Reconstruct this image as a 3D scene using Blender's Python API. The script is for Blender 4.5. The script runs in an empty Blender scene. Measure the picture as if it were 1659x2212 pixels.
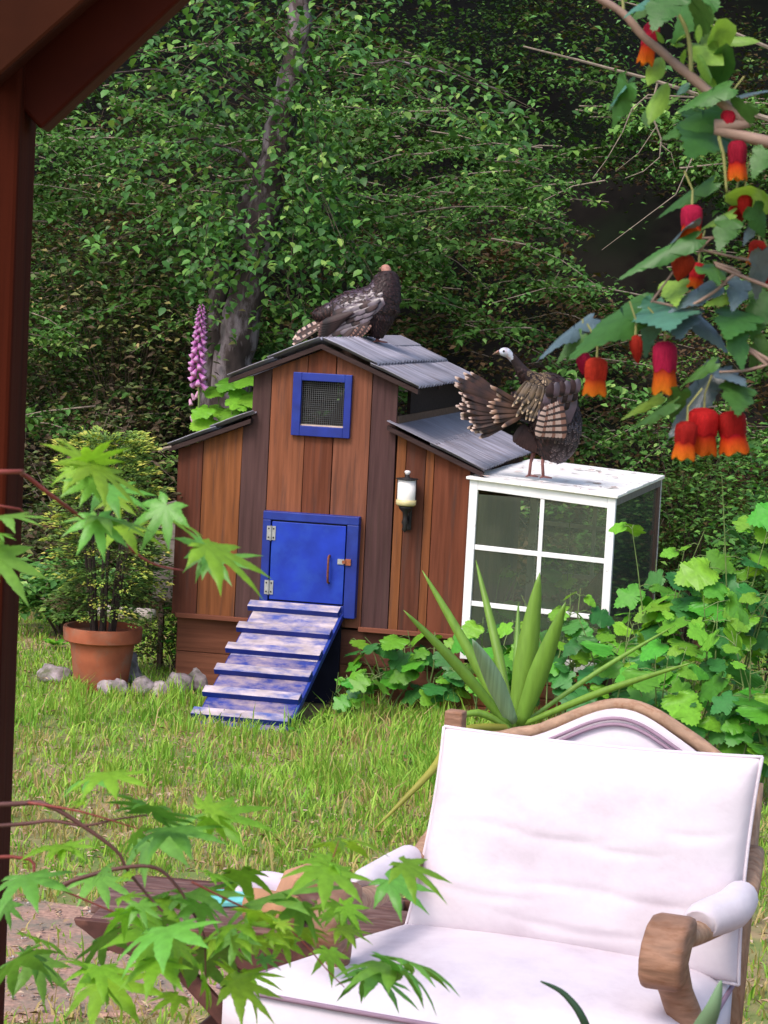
import bpy, bmesh, math, random
import numpy as np
from mathutils import Vector, Matrix, noise as mnoise

scene = bpy.context.scene
COL = scene.collection
rad = math.radians

# ------------------------------------------------------------------ camera
CAM_H, FPX, CXP, CYP = 2.23, 4800.0, 829.5, 1106.0
PITCH, ROLL = math.atan(430 / FPX), rad(2.9)
FW = Vector((0, math.cos(PITCH), -math.sin(PITCH)))
R0 = Vector((1, 0, 0)); U0 = Vector((0, math.sin(PITCH), math.cos(PITCH)))
RT = R0 * math.cos(ROLL) + U0 * math.sin(ROLL)
UP = -R0 * math.sin(ROLL) + U0 * math.cos(ROLL)
cam_data = bpy.data.cameras.new("camera")
cam = bpy.data.objects.new("camera", cam_data)
COL.objects.link(cam)
cam.matrix_world = Matrix(((RT.x, UP.x, -FW.x, 0), (RT.y, UP.y, -FW.y, 0), (RT.z, UP.z, -FW.z, CAM_H), (0, 0, 0, 1)))
cam_data.sensor_fit = 'VERTICAL'; cam_data.sensor_height = 24; cam_data.sensor_width = 18
cam_data.lens = FPX / 2212 * 24
cam_data.clip_start = 0.05; cam_data.clip_end = 400
cam_data.dof.use_dof = True; cam_data.dof.focus_distance = 11.5; cam_data.dof.aperture_fstop = 26
scene.camera = cam

# ------------------------------------------------------------------ light
SUN_EL, SUN_AZ = rad(52), rad(-38)          # azimuth measured from straight behind the camera, to the left
world = bpy.data.worlds.new("World"); scene.world = world; world.use_nodes = True
wn = world.node_tree.nodes; wl = world.node_tree.links
bg = wn["Background"]; bg.inputs[1].default_value = 0.15
sky = wn.new("ShaderNodeTexSky"); sky.sky_type = 'NISHITA'; sky.sun_disc = False
sky.sun_elevation = SUN_EL; sky.dust_density = 3.0; sky.air_density = 1.0
to_sun = Vector((math.sin(SUN_AZ) * math.cos(SUN_EL), -math.cos(SUN_AZ) * math.cos(SUN_EL), math.sin(SUN_EL)))
sky.sun_rotation = math.atan2(to_sun.x, to_sun.y)
wl.new(sky.outputs[0], bg.inputs[0])
sl = bpy.data.lights.new("sun", 'SUN'); sl.energy = 1.25; sl.angle = rad(20); sl.color = (1.0, 0.91, 0.88)
sun = bpy.data.objects.new("sun", sl); COL.objects.link(sun)
sun.rotation_euler = to_sun.to_track_quat('Z', 'Y').to_euler(); sun.location = (-6, -6, 12)
scene.view_settings.view_transform = 'Standard'; scene.view_settings.look = 'None'
scene.view_settings.exposure = 0.92; scene.view_settings.gamma = 1.0
scene.cycles.max_bounces = 8; scene.cycles.transparent_max_bounces = 16
scene.cycles.use_denoising = True

# ------------------------------------------------------------------ helpers
def ray(x, y):
    X = (x - CXP) / FPX; Y = -(y - CYP) / FPX
    return FW + RT * X + UP * Y
def at(x, y, Yw):                      # point of the scene at depth Yw seen at that place of the photograph
    d = ray(x, y); return Vector((0, 0, CAM_H)) + d * (Yw / d.y)
def on_z(x, y, z=0.0):
    d = ray(x, y); return Vector((0, 0, CAM_H)) + d * ((z - CAM_H) / d.z)

class MB:
    def __init__(s): s.v = []; s.f = []; s.m = []; s.t = []
    def add(s, vs, fs, mi=0, t=0.5):
        o = len(s.v); s.v += [tuple(p) for p in vs]
        s.t += (list(t) if isinstance(t, (list, tuple)) else [t] * len(vs))
        for f in fs: s.f.append([i + o for i in f]); s.m.append(mi)
        return s
    def box(s, x0, x1, y0, y1, z0, z1, M=None, mi=0):
        vs = [Vector((x, y, z)) for z in (z0, z1) for y in (y0, y1) for x in (x0, x1)]
        if M: vs = [M @ p for p in vs]
        return s.add(vs, [(0, 2, 3, 1), (4, 5, 7, 6), (0, 1, 5, 4), (2, 6, 7, 3), (0, 4, 6, 2), (1, 3, 7, 5)], mi)
    def prism(s, poly, y0, y1, fn=None, mi=0):       # poly in (x, z), extruded along y
        fn = fn or (lambda x, y, z: (x, y, z)); n = len(poly)
        vs = [fn(x, y0, z) for x, z in poly] + [fn(x, y1, z) for x, z in poly]
        fs = [tuple(range(n)), tuple(range(2 * n - 1, n - 1, -1))] + [(i, i + n, (i + 1) % n + n, (i + 1) % n) for i in range(n)]
        return s.add(vs, fs, mi)
    def tube(s, pts, rs, seg=8, mi=0, cap=True, flat=1.0):
        pts = [Vector(p) for p in pts]; n = len(pts)
        if not isinstance(rs, (list, tuple)): rs = [rs] * n
        vs = []; prev = None
        for i, p in enumerate(pts):
            d = (pts[min(i + 1, n - 1)] - pts[max(i - 1, 0)]).normalized()
            if prev is None:
                a = d.cross(Vector((0, 0, 1)));  a = a if a.length > .05 else d.cross(Vector((1, 0, 0)))
            else: a = prev - d * prev.dot(d)
            a.normalize(); b = d.cross(a); prev = a
            for k in range(seg):
                w = 2 * math.pi * k / seg
                vs.append(p + (a * math.cos(w) + b * math.sin(w) * flat) * rs[i])
        fs = [(i * seg + k, i * seg + (k + 1) % seg, (i + 1) * seg + (k + 1) % seg, (i + 1) * seg + k) for i in range(n - 1) for k in range(seg)]
        if cap: fs += [tuple(range(seg - 1, -1, -1)), tuple(range((n - 1) * seg, n * seg))]
        return s.add(vs, fs, mi, [i / max(n - 1, 1) for i in range(n) for k in range(seg)])
    def lathe(s, prof, seg=24, o=(0, 0, 0), mi=0, M=None):
        o = Vector(o); vs = []
        for r, z in prof:
            for k in range(seg):
                w = 2 * math.pi * k / seg; vs.append(Vector((r * math.cos(w), r * math.sin(w), z)))
        vs = [(M @ p if M else p) + o for p in vs]; n = len(prof)
        fs = [(i * seg + k, i * seg + (k + 1) % seg, (i + 1) * seg + (k + 1) % seg, (i + 1) * seg + k) for i in range(n - 1) for k in range(seg)]
        if prof[0][0] > 1e-5: fs.append(tuple(range(seg - 1, -1, -1)))
        if prof[-1][0] > 1e-5: fs.append(tuple(range((n - 1) * seg, n * seg)))
        return s.add(vs, fs, mi)
    def mesh(s, name, mats, smooth=False):
        me = bpy.data.meshes.new(name); me.from_pydata(s.v, [], s.f)
        for m in (mats if isinstance(mats, (list, tuple)) else [mats]): me.materials.append(m)
        me.polygons.foreach_set('material_index', s.m)
        a = me.attributes.new('tint', 'FLOAT', 'POINT'); a.data.foreach_set('value', [float(x) for x in s.t])
        if smooth: me.polygons.foreach_set('use_smooth', [True] * len(s.f))
        me.validate(); me.update(); return me
    def build(s, name, mats, parent=None, smooth=False, color=None, bevel=0, subsurf=0):
        return link(name, s.mesh(name, mats, smooth), parent, color=color, bevel=bevel, subsurf=subsurf)

def link(name, me, parent=None, M=None, color=None, bevel=0, subsurf=0):
    o = bpy.data.objects.new(name, me); COL.objects.link(o)
    if parent: o.parent = parent
    if M is not None: o.matrix_local = M
    if color: o.color = (*color, 1)
    if bevel:
        b = o.modifiers.new('bevel', 'BEVEL'); b.width = bevel; b.segments = 2; b.limit_method = 'ANGLE'
    if subsurf:
        b = o.modifiers.new('smooth', 'SUBSURF'); b.levels = subsurf; b.render_levels = subsurf
    return o
def tag(o, label=None, cat=None, group=None, kind=None):
    if label: o['label'] = label
    if cat: o['category'] = cat
    if group: o['group'] = group
    if kind: o['kind'] = kind
    return o
def thing(name, label, cat, loc=(0, 0, 0), rz=0, group=None):
    o = bpy.data.objects.new(name, None); COL.objects.link(o); o.empty_display_size = .1
    o.location = loc; o.rotation_euler = (0, 0, rz)
    return tag(o, label, cat, group)
def np_mesh(name, V, F, mats, tint=None, mi=None, smooth=False):
    me = bpy.data.meshes.new(name); V = np.asarray(V, np.float32); F = np.asarray(F, np.int32)
    n, k = F.shape
    me.vertices.add(len(V)); me.vertices.foreach_set('co', V.ravel())
    me.loops.add(n * k); me.loops.foreach_set('vertex_index', F.ravel())
    me.polygons.add(n); me.polygons.foreach_set('loop_start', np.arange(0, n * k, k, dtype=np.int32))
    for m in (mats if isinstance(mats, (list, tuple)) else [mats]): me.materials.append(m)
    if mi is not None: me.polygons.foreach_set('material_index', np.asarray(mi, np.int32))
    a = me.attributes.new('tint', 'FLOAT', 'POINT')
    a.data.foreach_set('value', np.asarray(tint if tint is not None else np.full(len(V), .5), np.float32))
    if smooth: me.polygons.foreach_set('use_smooth', np.ones(n, bool))
    me.update(calc_edges=True); me.validate(); return me

# many small leaves at once: template (k verts, y along the leaf) placed at P with tip direction T and normal N
LEAF4 = (np.array([(0, 0, 0), (-.5, .45, .12), (0, 1, -.06), (.5, .45, .12)], np.float32), np.array([(0, 2, 1), (0, 3, 2)]))
LEAF6 = (np.array([(0, 0, 0), (-.42, .25, .08), (-.4, .65, .07), (0, 1, -.16), (.4, .65, .07), (.42, .25, .08), (0, .5, 0)], np.float32),
         np.array([(0, 6, 1), (1, 6, 2), (2, 6, 3), (3, 6, 4), (4, 6, 5), (5, 6, 0)]))
def nrm(a): return a / np.maximum(np.linalg.norm(a, axis=1, keepdims=True), 1e-6)
def scatter(P, L, W, T, N, tpl, tint):
    tv, tf = tpl; T = nrm(T); S = nrm(np.cross(T, N)); N = np.cross(S, T)
    V = P[:, None, :] + tv[None, :, 0, None] * (S * W[:, None])[:, None, :] + tv[None, :, 1, None] * (T * L[:, None])[:, None, :] + tv[None, :, 2, None] * (N * L[:, None])[:, None, :]
    k = len(tv); F = tf[None] + (np.arange(len(P)) * k)[:, None, None]
    return V.reshape(-1, 3), F.reshape(-1, 3), np.repeat(tint, k)
def cat_mesh(parts):
    V, F, T, o = [], [], [], 0
    for v, f, t in parts: V.append(v); F.append(f + o); T.append(t); o += len(v)
    return np.concatenate(V), np.concatenate(F), np.concatenate(T)

# ------------------------------------------------------------------ materials
def nd(nt, typ, **kw):
    n = nt.nodes.new(typ)
    for k, v in kw.items(): setattr(n, k, v)
    return n
def mat(name, col, rough=.7, var=.25, scale=8, bump=.15, stretch=(1, 1, 1), objcol=False, rnd=0.0, spec=.3, transl=0.0,
        metal=0.0, col2=None, s2=4, t2=.55, w2=.08, ramp=None, amp=1.0, bscale=None, bdist=.01):
    m = bpy.data.materials.new(name); m.use_nodes = True; nt = m.node_tree; L = nt.links
    p = nt.nodes['Principled BSDF']; p.inputs['Roughness'].default_value = rough; p.inputs['Metallic'].default_value = metal
    p.inputs['Specular IOR Level'].default_value = spec
    tc = nd(nt, 'ShaderNodeTexCoord'); oi = nd(nt, 'ShaderNodeObjectInfo')
    vm = nd(nt, 'ShaderNodeVectorMath', operation='MULTIPLY_ADD'); vm.inputs[1].default_value = stretch
    L.new(tc.outputs['Object'], vm.inputs[0])
    sc = nd(nt, 'ShaderNodeVectorMath', operation='SCALE'); sc.inputs[0].default_value = (17, 23, 31)
    L.new(oi.outputs['Random'], sc.inputs['Scale']); L.new(sc.outputs[0], vm.inputs[2])
    nz = nd(nt, 'ShaderNodeTexNoise'); nz.inputs['Scale'].default_value = scale; nz.inputs['Detail'].default_value = 5
    L.new(vm.outputs[0], nz.inputs['Vector'])
    cr = nd(nt, 'ShaderNodeValToRGB')
    e = cr.color_ramp.elements; e[0].position = .3; e[1].position = .7
    e[0].color = (*[c * (1 - var) for c in col], 1); e[1].color = (*[min(1, c * (1 + var)) for c in col], 1)
    L.new(nz.outputs['Fac'], cr.inputs[0]); out = cr.outputs[0]
    def mul(a, b, typ='MULTIPLY', fac=1.0):
        x = nd(nt, 'ShaderNodeMix', data_type='RGBA', blend_type=typ)
        if isinstance(fac, float): x.inputs[0].default_value = fac
        else: L.new(fac, x.inputs[0])
        L.new(a, x.inputs[6])
        if isinstance(b, tuple): x.inputs[7].default_value = (*b, 1)
        else: L.new(b, x.inputs[7])
        return x.outputs[2]
    if ramp:                       # colours along the thing's 'tint' attribute
        an = nd(nt, 'ShaderNodeAttribute', attribute_name='tint')
        r2 = nd(nt, 'ShaderNodeValToRGB'); ee = r2.color_ramp.elements
        while len(ee) < len(ramp): ee.new(.5)
        for q, (pos, c) in zip(ee, ramp): q.position = pos; q.color = (*c, 1)
        L.new(an.outputs['Fac'], r2.inputs[0])
        g = nd(nt, 'ShaderNodeMix', data_type='RGBA', blend_type='MULTIPLY'); g.inputs[0].default_value = 1
        L.new(r2.outputs[0], g.inputs[6]); L.new(out, g.inputs[7]); out = g.outputs[2]
    if objcol: out = mul(out, oi.outputs['Color'])
    if col2:
        n2 = nd(nt, 'ShaderNodeTexNoise'); n2.inputs['Scale'].default_value = s2; n2.inputs['Detail'].default_value = 6; n2.inputs['Roughness'].default_value = .65
        L.new(vm.outputs[0], n2.inputs['Vector'])
        mr = nd(nt, 'ShaderNodeMapRange'); mr.inputs[1].default_value = t2 - w2; mr.inputs[2].default_value = t2 + w2
        L.new(n2.outputs['Fac'], mr.inputs[0]); out = mul(out, col2, 'MIX', mr.outputs[0])
    if rnd:
        hs = nd(nt, 'ShaderNodeHueSaturation')
        a = nd(nt, 'ShaderNodeMapRange'); a.inputs[3].default_value = 1 - rnd; a.inputs[4].default_value = 1 + rnd
        L.new(oi.outputs['Random'], a.inputs[0]); L.new(a.outputs[0], hs.inputs['Value'])
        wn_ = nd(nt, 'ShaderNodeTexWhiteNoise', noise_dimensions='1D'); L.new(oi.outputs['Random'], wn_.inputs['W'])
        b = nd(nt, 'ShaderNodeMapRange'); b.inputs[3].default_value = .5 - rnd * .06; b.inputs[4].default_value = .5 + rnd * .06
        L.new(wn_.outputs['Value'], b.inputs[0]); L.new(b.outputs[0], hs.inputs['Hue'])
        L.new(out, hs.inputs['Color']); out = hs.outputs[0]
    L.new(out, p.inputs['Base Color'])
    if bump:
        bn = nd(nt, 'ShaderNodeBump'); bn.inputs['Strength'].default_value = bump; bn.inputs['Distance'].default_value = bdist
        if bscale:
            n3 = nd(nt, 'ShaderNodeTexNoise'); n3.inputs['Scale'].default_value = bscale; n3.inputs['Detail'].default_value = 4
            L.new(vm.outputs[0], n3.inputs['Vector']); L.new(n3.outputs['Fac'], bn.inputs['Height'])
        else: L.new(nz.outputs['Fac'], bn.inputs['Height'])
        L.new(bn.outputs[0], p.inputs['Normal'])
    if transl:
        tr = nd(nt, 'ShaderNodeBsdfTranslucent'); mx = nd(nt, 'ShaderNodeMixShader'); mx.inputs[0].default_value = transl
        tcx = mul(out, (1.0, 1.0, .55)); L.new(tcx, tr.inputs[0])
        L.new(p.outputs[0], mx.inputs[1]); L.new(tr.outputs[0], mx.inputs[2])
        L.new(mx.outputs[0], nt.nodes['Material Output'].inputs[0])
    return m
def glass_mat(name, painted_haze=.06):
    m = bpy.data.materials.new(name); m.use_nodes = True; nt = m.node_tree; L = nt.links; nt.nodes.remove(nt.nodes['Principled BSDF'])
    t = nd(nt, 'ShaderNodeBsdfTransparent'); t.inputs[0].default_value = (.95, .98, .95, 1)
    g = nd(nt, 'ShaderNodeBsdfGlossy'); g.inputs['Roughness'].default_value = .03
    d = nd(nt, 'ShaderNodeBsdfDiffuse'); d.inputs[0].default_value = (.40, .48, .36, 1)  # greenish diffuse share imitates the reflections that haze the panes
    fr = nd(nt, 'ShaderNodeFresnel'); fr.inputs[0].default_value = 1.45
    a = nd(nt, 'ShaderNodeMixShader'); a.inputs[0].default_value = painted_haze; b = nd(nt, 'ShaderNodeMixShader')
    L.new(t.outputs[0], a.inputs[1]); L.new(d.outputs[0], a.inputs[2])
    L.new(fr.outputs[0], b.inputs[0]); L.new(a.outputs[0], b.inputs[1]); L.new(g.outputs[0], b.inputs[2])
    L.new(b.outputs[0], nt.nodes['Material Output'].inputs[0]); return m

WOOD = mat('board_wood', (.9, .9, .9), .8, .36, 3.0, .25, (14, 14, .8), objcol=True, rnd=.06, spec=.12, col2=(.06, .036, .030), s2=2.2, t2=.64, w2=.14)
WOODH = mat('board_wood_horizontal', (.9, .9, .9), .75, .3, 3.0, .25, (.8, 14, 14), objcol=True, rnd=.06, spec=.12)
BLUE = mat('blue_paint', (.007, .022, .20), .5, .22, 9, .1, rnd=.04, spec=.4, col2=(.012, .04, .27), s2=5, t2=.6, w2=.12)
WORN = mat('paint_worn_to_grey', (.40, .33, .35), .7, .3, 12, .15, (1, 2.2, 2.2), rnd=.1, col2=(.06, .09, .30), s2=7, t2=.55, w2=.12)
BLUEWORN = mat('worn_blue_paint', (.022, .04, .21), .5, .2, 9, .1, (1, 2.2, 2.2), rnd=.05, col2=(.36, .27, .27), s2=6, t2=.55, w2=.14)
STEEL = mat('dull_steel', (.42, .42, .42), .45, .2, 30, .05, metal=.6)
RUST = mat('rusty_iron', (.16, .05, .03), .8, .4, 40, .1)
DARK = mat('dark_metal', (.025, .022, .022), .45, .2, 20, .05, metal=.3)
ROOFM = mat('weathered_roof_sheet', (.27, .26, .31), .5, .35, 3, .05, (1.2, 14, 1.2), rnd=.12, col2=(.17, .14, .15), s2=4, t2=.6, w2=.12, spec=.5)
WHITEP = mat('chipped_white_paint', (.80, .78, .78), .5, .08, 12, .15, col2=(.42, .38, .36), s2=16, t2=.66, w2=.03)
WHITETOP = mat('sky_reflection_top', (.93, .91, .92), .6, .08, 6, .2, transl=.2, col2=(.35, .30, .28), s2=9, t2=.66, w2=.03)  # white imitates a glass top reflecting the sky; the spots are debris
GLASS = glass_mat('painted_haze_glass', .09); GLASSD = glass_mat('painted_haze_glass_strong', .22)  # painted reflection haze, stronger on the side pane to lift its darkness
TERRA = mat('terracotta', (.30, .085, .04), .85, .25, 7, .2, rnd=.12, col2=(.20, .13, .09), s2=5, t2=.58, w2=.12)
STONE = mat('grey_stone', (.30, .25, .26), .9, .5, 22, .9, rnd=.25, col2=(.10, .105, .06), s2=9, t2=.56, w2=.1)
BARK = mat('bark', (.055, .040, .037), .9, .5, 14, 1.0, (1, 1, .4), col2=(.24, .20, .215), s2=8, t2=.56, w2=.07)
TWIG = mat('twig', (.07, .05, .035), .8, .3, 30, .2)
PALETWIG = mat('pale_twig', (.24, .19, .15), .8, .25, 30, .2)

# ------------------------------------------------------------------ ground, hill, path
def hill_z(x, y):
    b = y - 16.6 - .25 * math.sin(x * 1.3)
    z = 0 if b < 0 else min(b * b * .35, b * .95 - .6 + .0) if b > 1.2 else b * b * .35
    if b > 1.2: z = .504 + (b - 1.2) * .92
    return min(z, 14)
LAWN = mat('lawn_soil', (.27, .20, .11), .95, .35, 5, .5, col2=(.14, .19, .05), s2=2.2, t2=.48, w2=.1)
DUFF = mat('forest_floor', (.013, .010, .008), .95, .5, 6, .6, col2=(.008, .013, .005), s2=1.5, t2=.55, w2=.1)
GRAVEL = mat('gravel_path', (.34, .205, .155), .95, .35, 60, .5, col2=(.20, .17, .13), s2=6, t2=.55, w2=.1)

def ground():
    xs = np.concatenate([[-300, -80, -20], np.linspace(-6, 6, 61), [20, 80, 300]])
    ys = np.concatenate([[-150, -30, 0], np.linspace(5, 17, 61), [20, 40, 110, 350]])
    V = []
    for y in ys:
        for x in xs:
            z = -.004
            if 5 < y < 17 and abs(x) < 6: z += (mnoise.noise((x * 1.1, y * 1.1, 0)) * .006)
            V.append((x, y, z))
    nx = len(xs)
    F = [(j * nx + i, j * nx + i + 1, (j + 1) * nx + i + 1, (j + 1) * nx + i) for j in range(len(ys) - 1) for i in range(nx - 1)]
    tag(link('ground', np_mesh('ground', V, F, LAWN, smooth=True)), kind='structure')
    xs = np.linspace(-14, 14, 113); ys = np.linspace(16.0, 36, 81); nx = len(xs); V = []
    for y in ys:
        for x in xs:
            b = hill_z(x, y); n = mnoise.noise((x * .8, y * .8, 3)) * .35 * min(1, b)
            V.append((x, y, b + n - .03))
    F = [(j * nx + i, j * nx + i + 1, (j + 1) * nx + i + 1, (j + 1) * nx + i) for j in range(len(ys) - 1) for i in range(nx - 1)]
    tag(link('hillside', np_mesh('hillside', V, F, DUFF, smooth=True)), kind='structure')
    # path: an irregular sheet at the lower left
    m = MB(); out = []
    for k in range(48):
        w = 2 * math.pi * k / 48; r = 1 + .16 * mnoise.noise((math.cos(w) * 2, math.sin(w) * 2, 5)) + .05 * mnoise.noise((math.cos(w) * 9, math.sin(w) * 9, 2))
        out.append((-1.75 + 1.55 * r * math.cos(w), 7.35 + .78 * r * math.sin(w), .006))
    inn = [(-1.75 + (x + 1.75) * .96, 7.35 + (y - 7.35) * .96, .006) for x, y, z in out]; out = [(x, y, -.014) for x, y, z in out]; m.add(inn + out, [tuple(range(48))] + [(i, i + 48, (i + 1) % 48 + 48, (i + 1) % 48) for i in range(48)]); tag(m.build('gravel_path', GRAVEL), kind='structure')
ground()

RNG = np.random.default_rng(7)
def U(a, b, n): return RNG.uniform(a, b, n)

# ------------------------------------------------------------------ grass, litter, gravel
GRASS = mat('grass_blades', (1, 1, 1), .6, .12, 2, 0, transl=.3, spec=.25,
            ramp=[(0, (.50, .36, .18)), (.25, (.46, .38, .13)), (.4, (.34, .48, .07)), (.7, (.18, .42, .04)), (1, (.42, .62, .09))])
def nz2(x, y, s, o): return np.array([mnoise.noise((a * s, b * s, o)) for a, b in zip(x, y)])
def grass():
    parts = []
    n = 105000
    y = 6.3 + 9.7 * U(0, 1, n) ** 1.12; half = .19 * y + .15; x = U(-1, 1, n) * half
    c1 = nz2(x, y, 1.3, 1.0); c2 = nz2(x, y, 5.0, 4.0); c3 = nz2(x, y, 14.0, 9.0)
    keep = (c1 * .5 + c2 * .5 + c3 * .25 + U(-.35, .75, n)) > -.05
    # inside the coop / the box / the path nothing grows
    c, s = math.cos(rad(11.5)), math.sin(rad(11.5)); lx = (x + 1.137) * c - (y - 12.707) * s; ly = (x + 1.137) * s + (y - 12.707) * c
    keep &= ~((lx > -.05) & (lx < 2.6) & (ly > .02) & (ly < 2.3)) & ~((lx > .38) & (lx < .95) & (ly > -.8) & (ly < .1))
    onpath = ((x + 1.75) / 1.45) ** 2 + ((y - 7.35) / .72) ** 2 < 1
    keep &= ~(onpath & (U(0, 1, n) > .16))
    keep &= ~((y < 8.6) & (U(0, 1, n) > .62))
    x, y, c1, c2 = x[keep], y[keep], c1[keep], c2[keep]; n = len(x)
    tall = np.exp(-((x - .25) / .75) ** 2 - ((y - 11.6) / .75) ** 2) + .8 * np.exp(-((x - .1) / .5) ** 2 - ((y - 10.2) / .7) ** 2) + .5 * np.exp(-((x + 1.5) / .5) ** 2 - ((y - 12.2) / .8) ** 2)
    h = (.022 + .042 * U(0, 1, n) ** 1.5) * (1 + 1.1 * np.clip(c2, -.6, 1)) + tall * U(0, .12, n) + (U(0, 1, n) > .985) * U(.05, .17, n)
    w = .0028 + .003 * U(0, 1, n)
    a = U(0, 2 * math.pi, n); lean = U(.1, .9, n) * h; la = U(0, 2 * math.pi, n)
    B = np.stack([x, y, np.full(n, -.006)], 1); S = np.stack([np.cos(a), np.sin(a), 0 * a], 1) * w[:, None]
    Ld = np.stack([np.cos(la), np.sin(la), 0 * la], 1) * lean[:, None]
    Z = np.array([0, 0, 1.0])[None]
    V = np.stack([B - S, B + S, B + S * .7 + Ld * .35 + Z * (h * .6)[:, None], B - S * .7 + Ld * .35 + Z * (h * .6)[:, None], B + Ld + Z * (h * U(.8, 1, n))[:, None]], 1)
    k = (np.arange(n) * 5)[:, None, None]
    F = np.array([(0, 1, 2), (0, 2, 3), (3, 2, 4)])[None] + k
    dry = np.clip(.5 - 1.1 * c1 + (10.0 - y) * .15, 0, 1)
    t = np.where(U(0, 1, n) < .1 + dry * .62, U(0, .33, n), U(.4, 1, n))
    parts.append((V.reshape(-1, 3), F.reshape(-1, 3), np.repeat(t, 5)))
    # taller tufts
    nt = 330; ty = 8.4 + 4.6 * U(0, 1, nt); tx_ = U(-1, 1, nt) * (.18 * ty); lx = (tx_ + 1.137) * c - (ty - 12.707) * s; ly = (tx_ + 1.137) * s + (ty - 12.707) * c
    k = ~((lx > -.08) & (lx < 2.6) & (ly > -.05)) & ~((lx > .3) & (lx < 1.0) & (ly > -.9)); tx_, ty = tx_[k], ty[k]; nt = len(tx_); m_ = 26; n = nt * m_
    H = np.repeat(U(.05, .17, nt) * (.6 + .6 * (ty > 10)) + .13 * (U(0, 1, nt) > .5) * np.exp(-((tx_ - .15) / .6) ** 2 - ((ty - 11.3) / .8) ** 2), m_) * U(.5, 1.1, n); x = np.repeat(tx_, m_) + RNG.normal(0, .035, n); y = np.repeat(ty, m_) + RNG.normal(0, .035, n)
    a = U(0, 6.28, n); la = U(0, 6.28, n); lean = H * U(.1, .8, n); w = .0022 + .003 * U(0, 1, n)
    B = np.stack([x, y, np.full(n, -.006)], 1); S = np.stack([np.cos(a), np.sin(a), 0 * a], 1) * w[:, None]; Ld = np.stack([np.cos(la), np.sin(la), 0 * la], 1) * lean[:, None]
    V = np.stack([B - S, B + S, B + S * .7 + Ld * .3 + Z * (H * .6)[:, None], B - S * .7 + Ld * .3 + Z * (H * .6)[:, None], B + Ld + Z * (H * .95)[:, None]], 1)
    F = np.array([(0, 1, 2), (0, 2, 3), (3, 2, 4)])[None] + (np.arange(n) * 5)[:, None, None]
    parts.append((V.reshape(-1, 3), F.reshape(-1, 3), np.repeat(np.clip(np.repeat(U(.5, 1, nt), m_) + RNG.normal(0, .12, n) - (U(0, 1, n) > .93) * .5, 0, 1), 5)))
    V, F, T = cat_mesh(parts)
    tag(link('grass', np_mesh('grass', V, F, GRASS, T)), 'patchy green lawn grass with dry tan spots between path and coop', 'grass', kind='stuff')
    # dry leaf litter
    n = 5200; y = 6.4 + 9 * U(0, 1, n); x = U(-1, 1, n) * (.19 * y + .1)
    lx = (x + 1.137) * c - (y - 12.707) * s; ly = (x + 1.137) * s + (y - 12.707) * c
    k = ~((lx > -.05) & (lx < 2.6) & (ly > -.02) & (ly < 2.3)) & (nz2(x, y, 1.3, 1.0) < .35); x, y = x[k], y[k]; n = len(x)
    P = np.stack([x, y, U(.012, .03, n)], 1); a = U(0, 6.28, n)
    V, F, T = scatter(P, U(.015, .05, n), U(.006, .022, n), np.stack([np.cos(a), np.sin(a), U(-.2, .3, n)], 1), np.stack([U(-.4, .4, n), U(-.4, .4, n), np.ones(n)], 1), LEAF4, U(0, 1, n))
    LIT = mat('dry_litter', (1, 1, 1), .9, .2, 6, 0, ramp=[(0, (.20, .12, .06)), (.5, (.38, .26, .15)), (1, (.50, .38, .27))])
    tag(link('leaf_litter', np_mesh('leaf_litter', V, F, LIT, T)), 'scattered dry tan leaves and chips lying in the lawn', 'leaf litter', kind='stuff')
    n = 900; x = -1.75 + 1.5 * U(-1, 1, n); y = 7.35 + .75 * U(-1, 1, n); r = U(.003, .010, n)
    k = ((x + 1.75) / 1.5) ** 2 + ((y - 7.35) / .75) ** 2 < 1; x, y, r = x[k], y[k], r[k]; n = len(x)
    oc = np.array([(1, 0, 0), (0, 1, 0), (-1, 0, 0), (0, -1, 0), (0, 0, .8), (0, 0, -.5)]); of = np.array([(0, 1, 4), (1, 2, 4), (2, 3, 4), (3, 0, 4), (1, 0, 5), (2, 1, 5), (3, 2, 5), (0, 3, 5)])
    V = np.stack([x, y, np.full(n, .016)], 1)[:, None, :] + oc[None] * r[:, None, None] * (1 + U(-.3, .3, n * 18).reshape(n, 6, 3))
    F = of[None] + (np.arange(n) * 6)[:, None, None]
    PEB = mat('pebbles', (1, 1, 1), .9, .2, 6, 0, ramp=[(0, (.16, .11, .09)), (.6, (.34, .27, .24)), (1, (.5, .45, .42))])
    tag(link('gravel', np_mesh('gravel', V.reshape(-1, 3), F.reshape(-1, 3), PEB, np.repeat(U(0, 1, n), 6))), 'small pinkish grey stones strewn on the path', 'gravel', kind='stuff')
grass()

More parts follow.
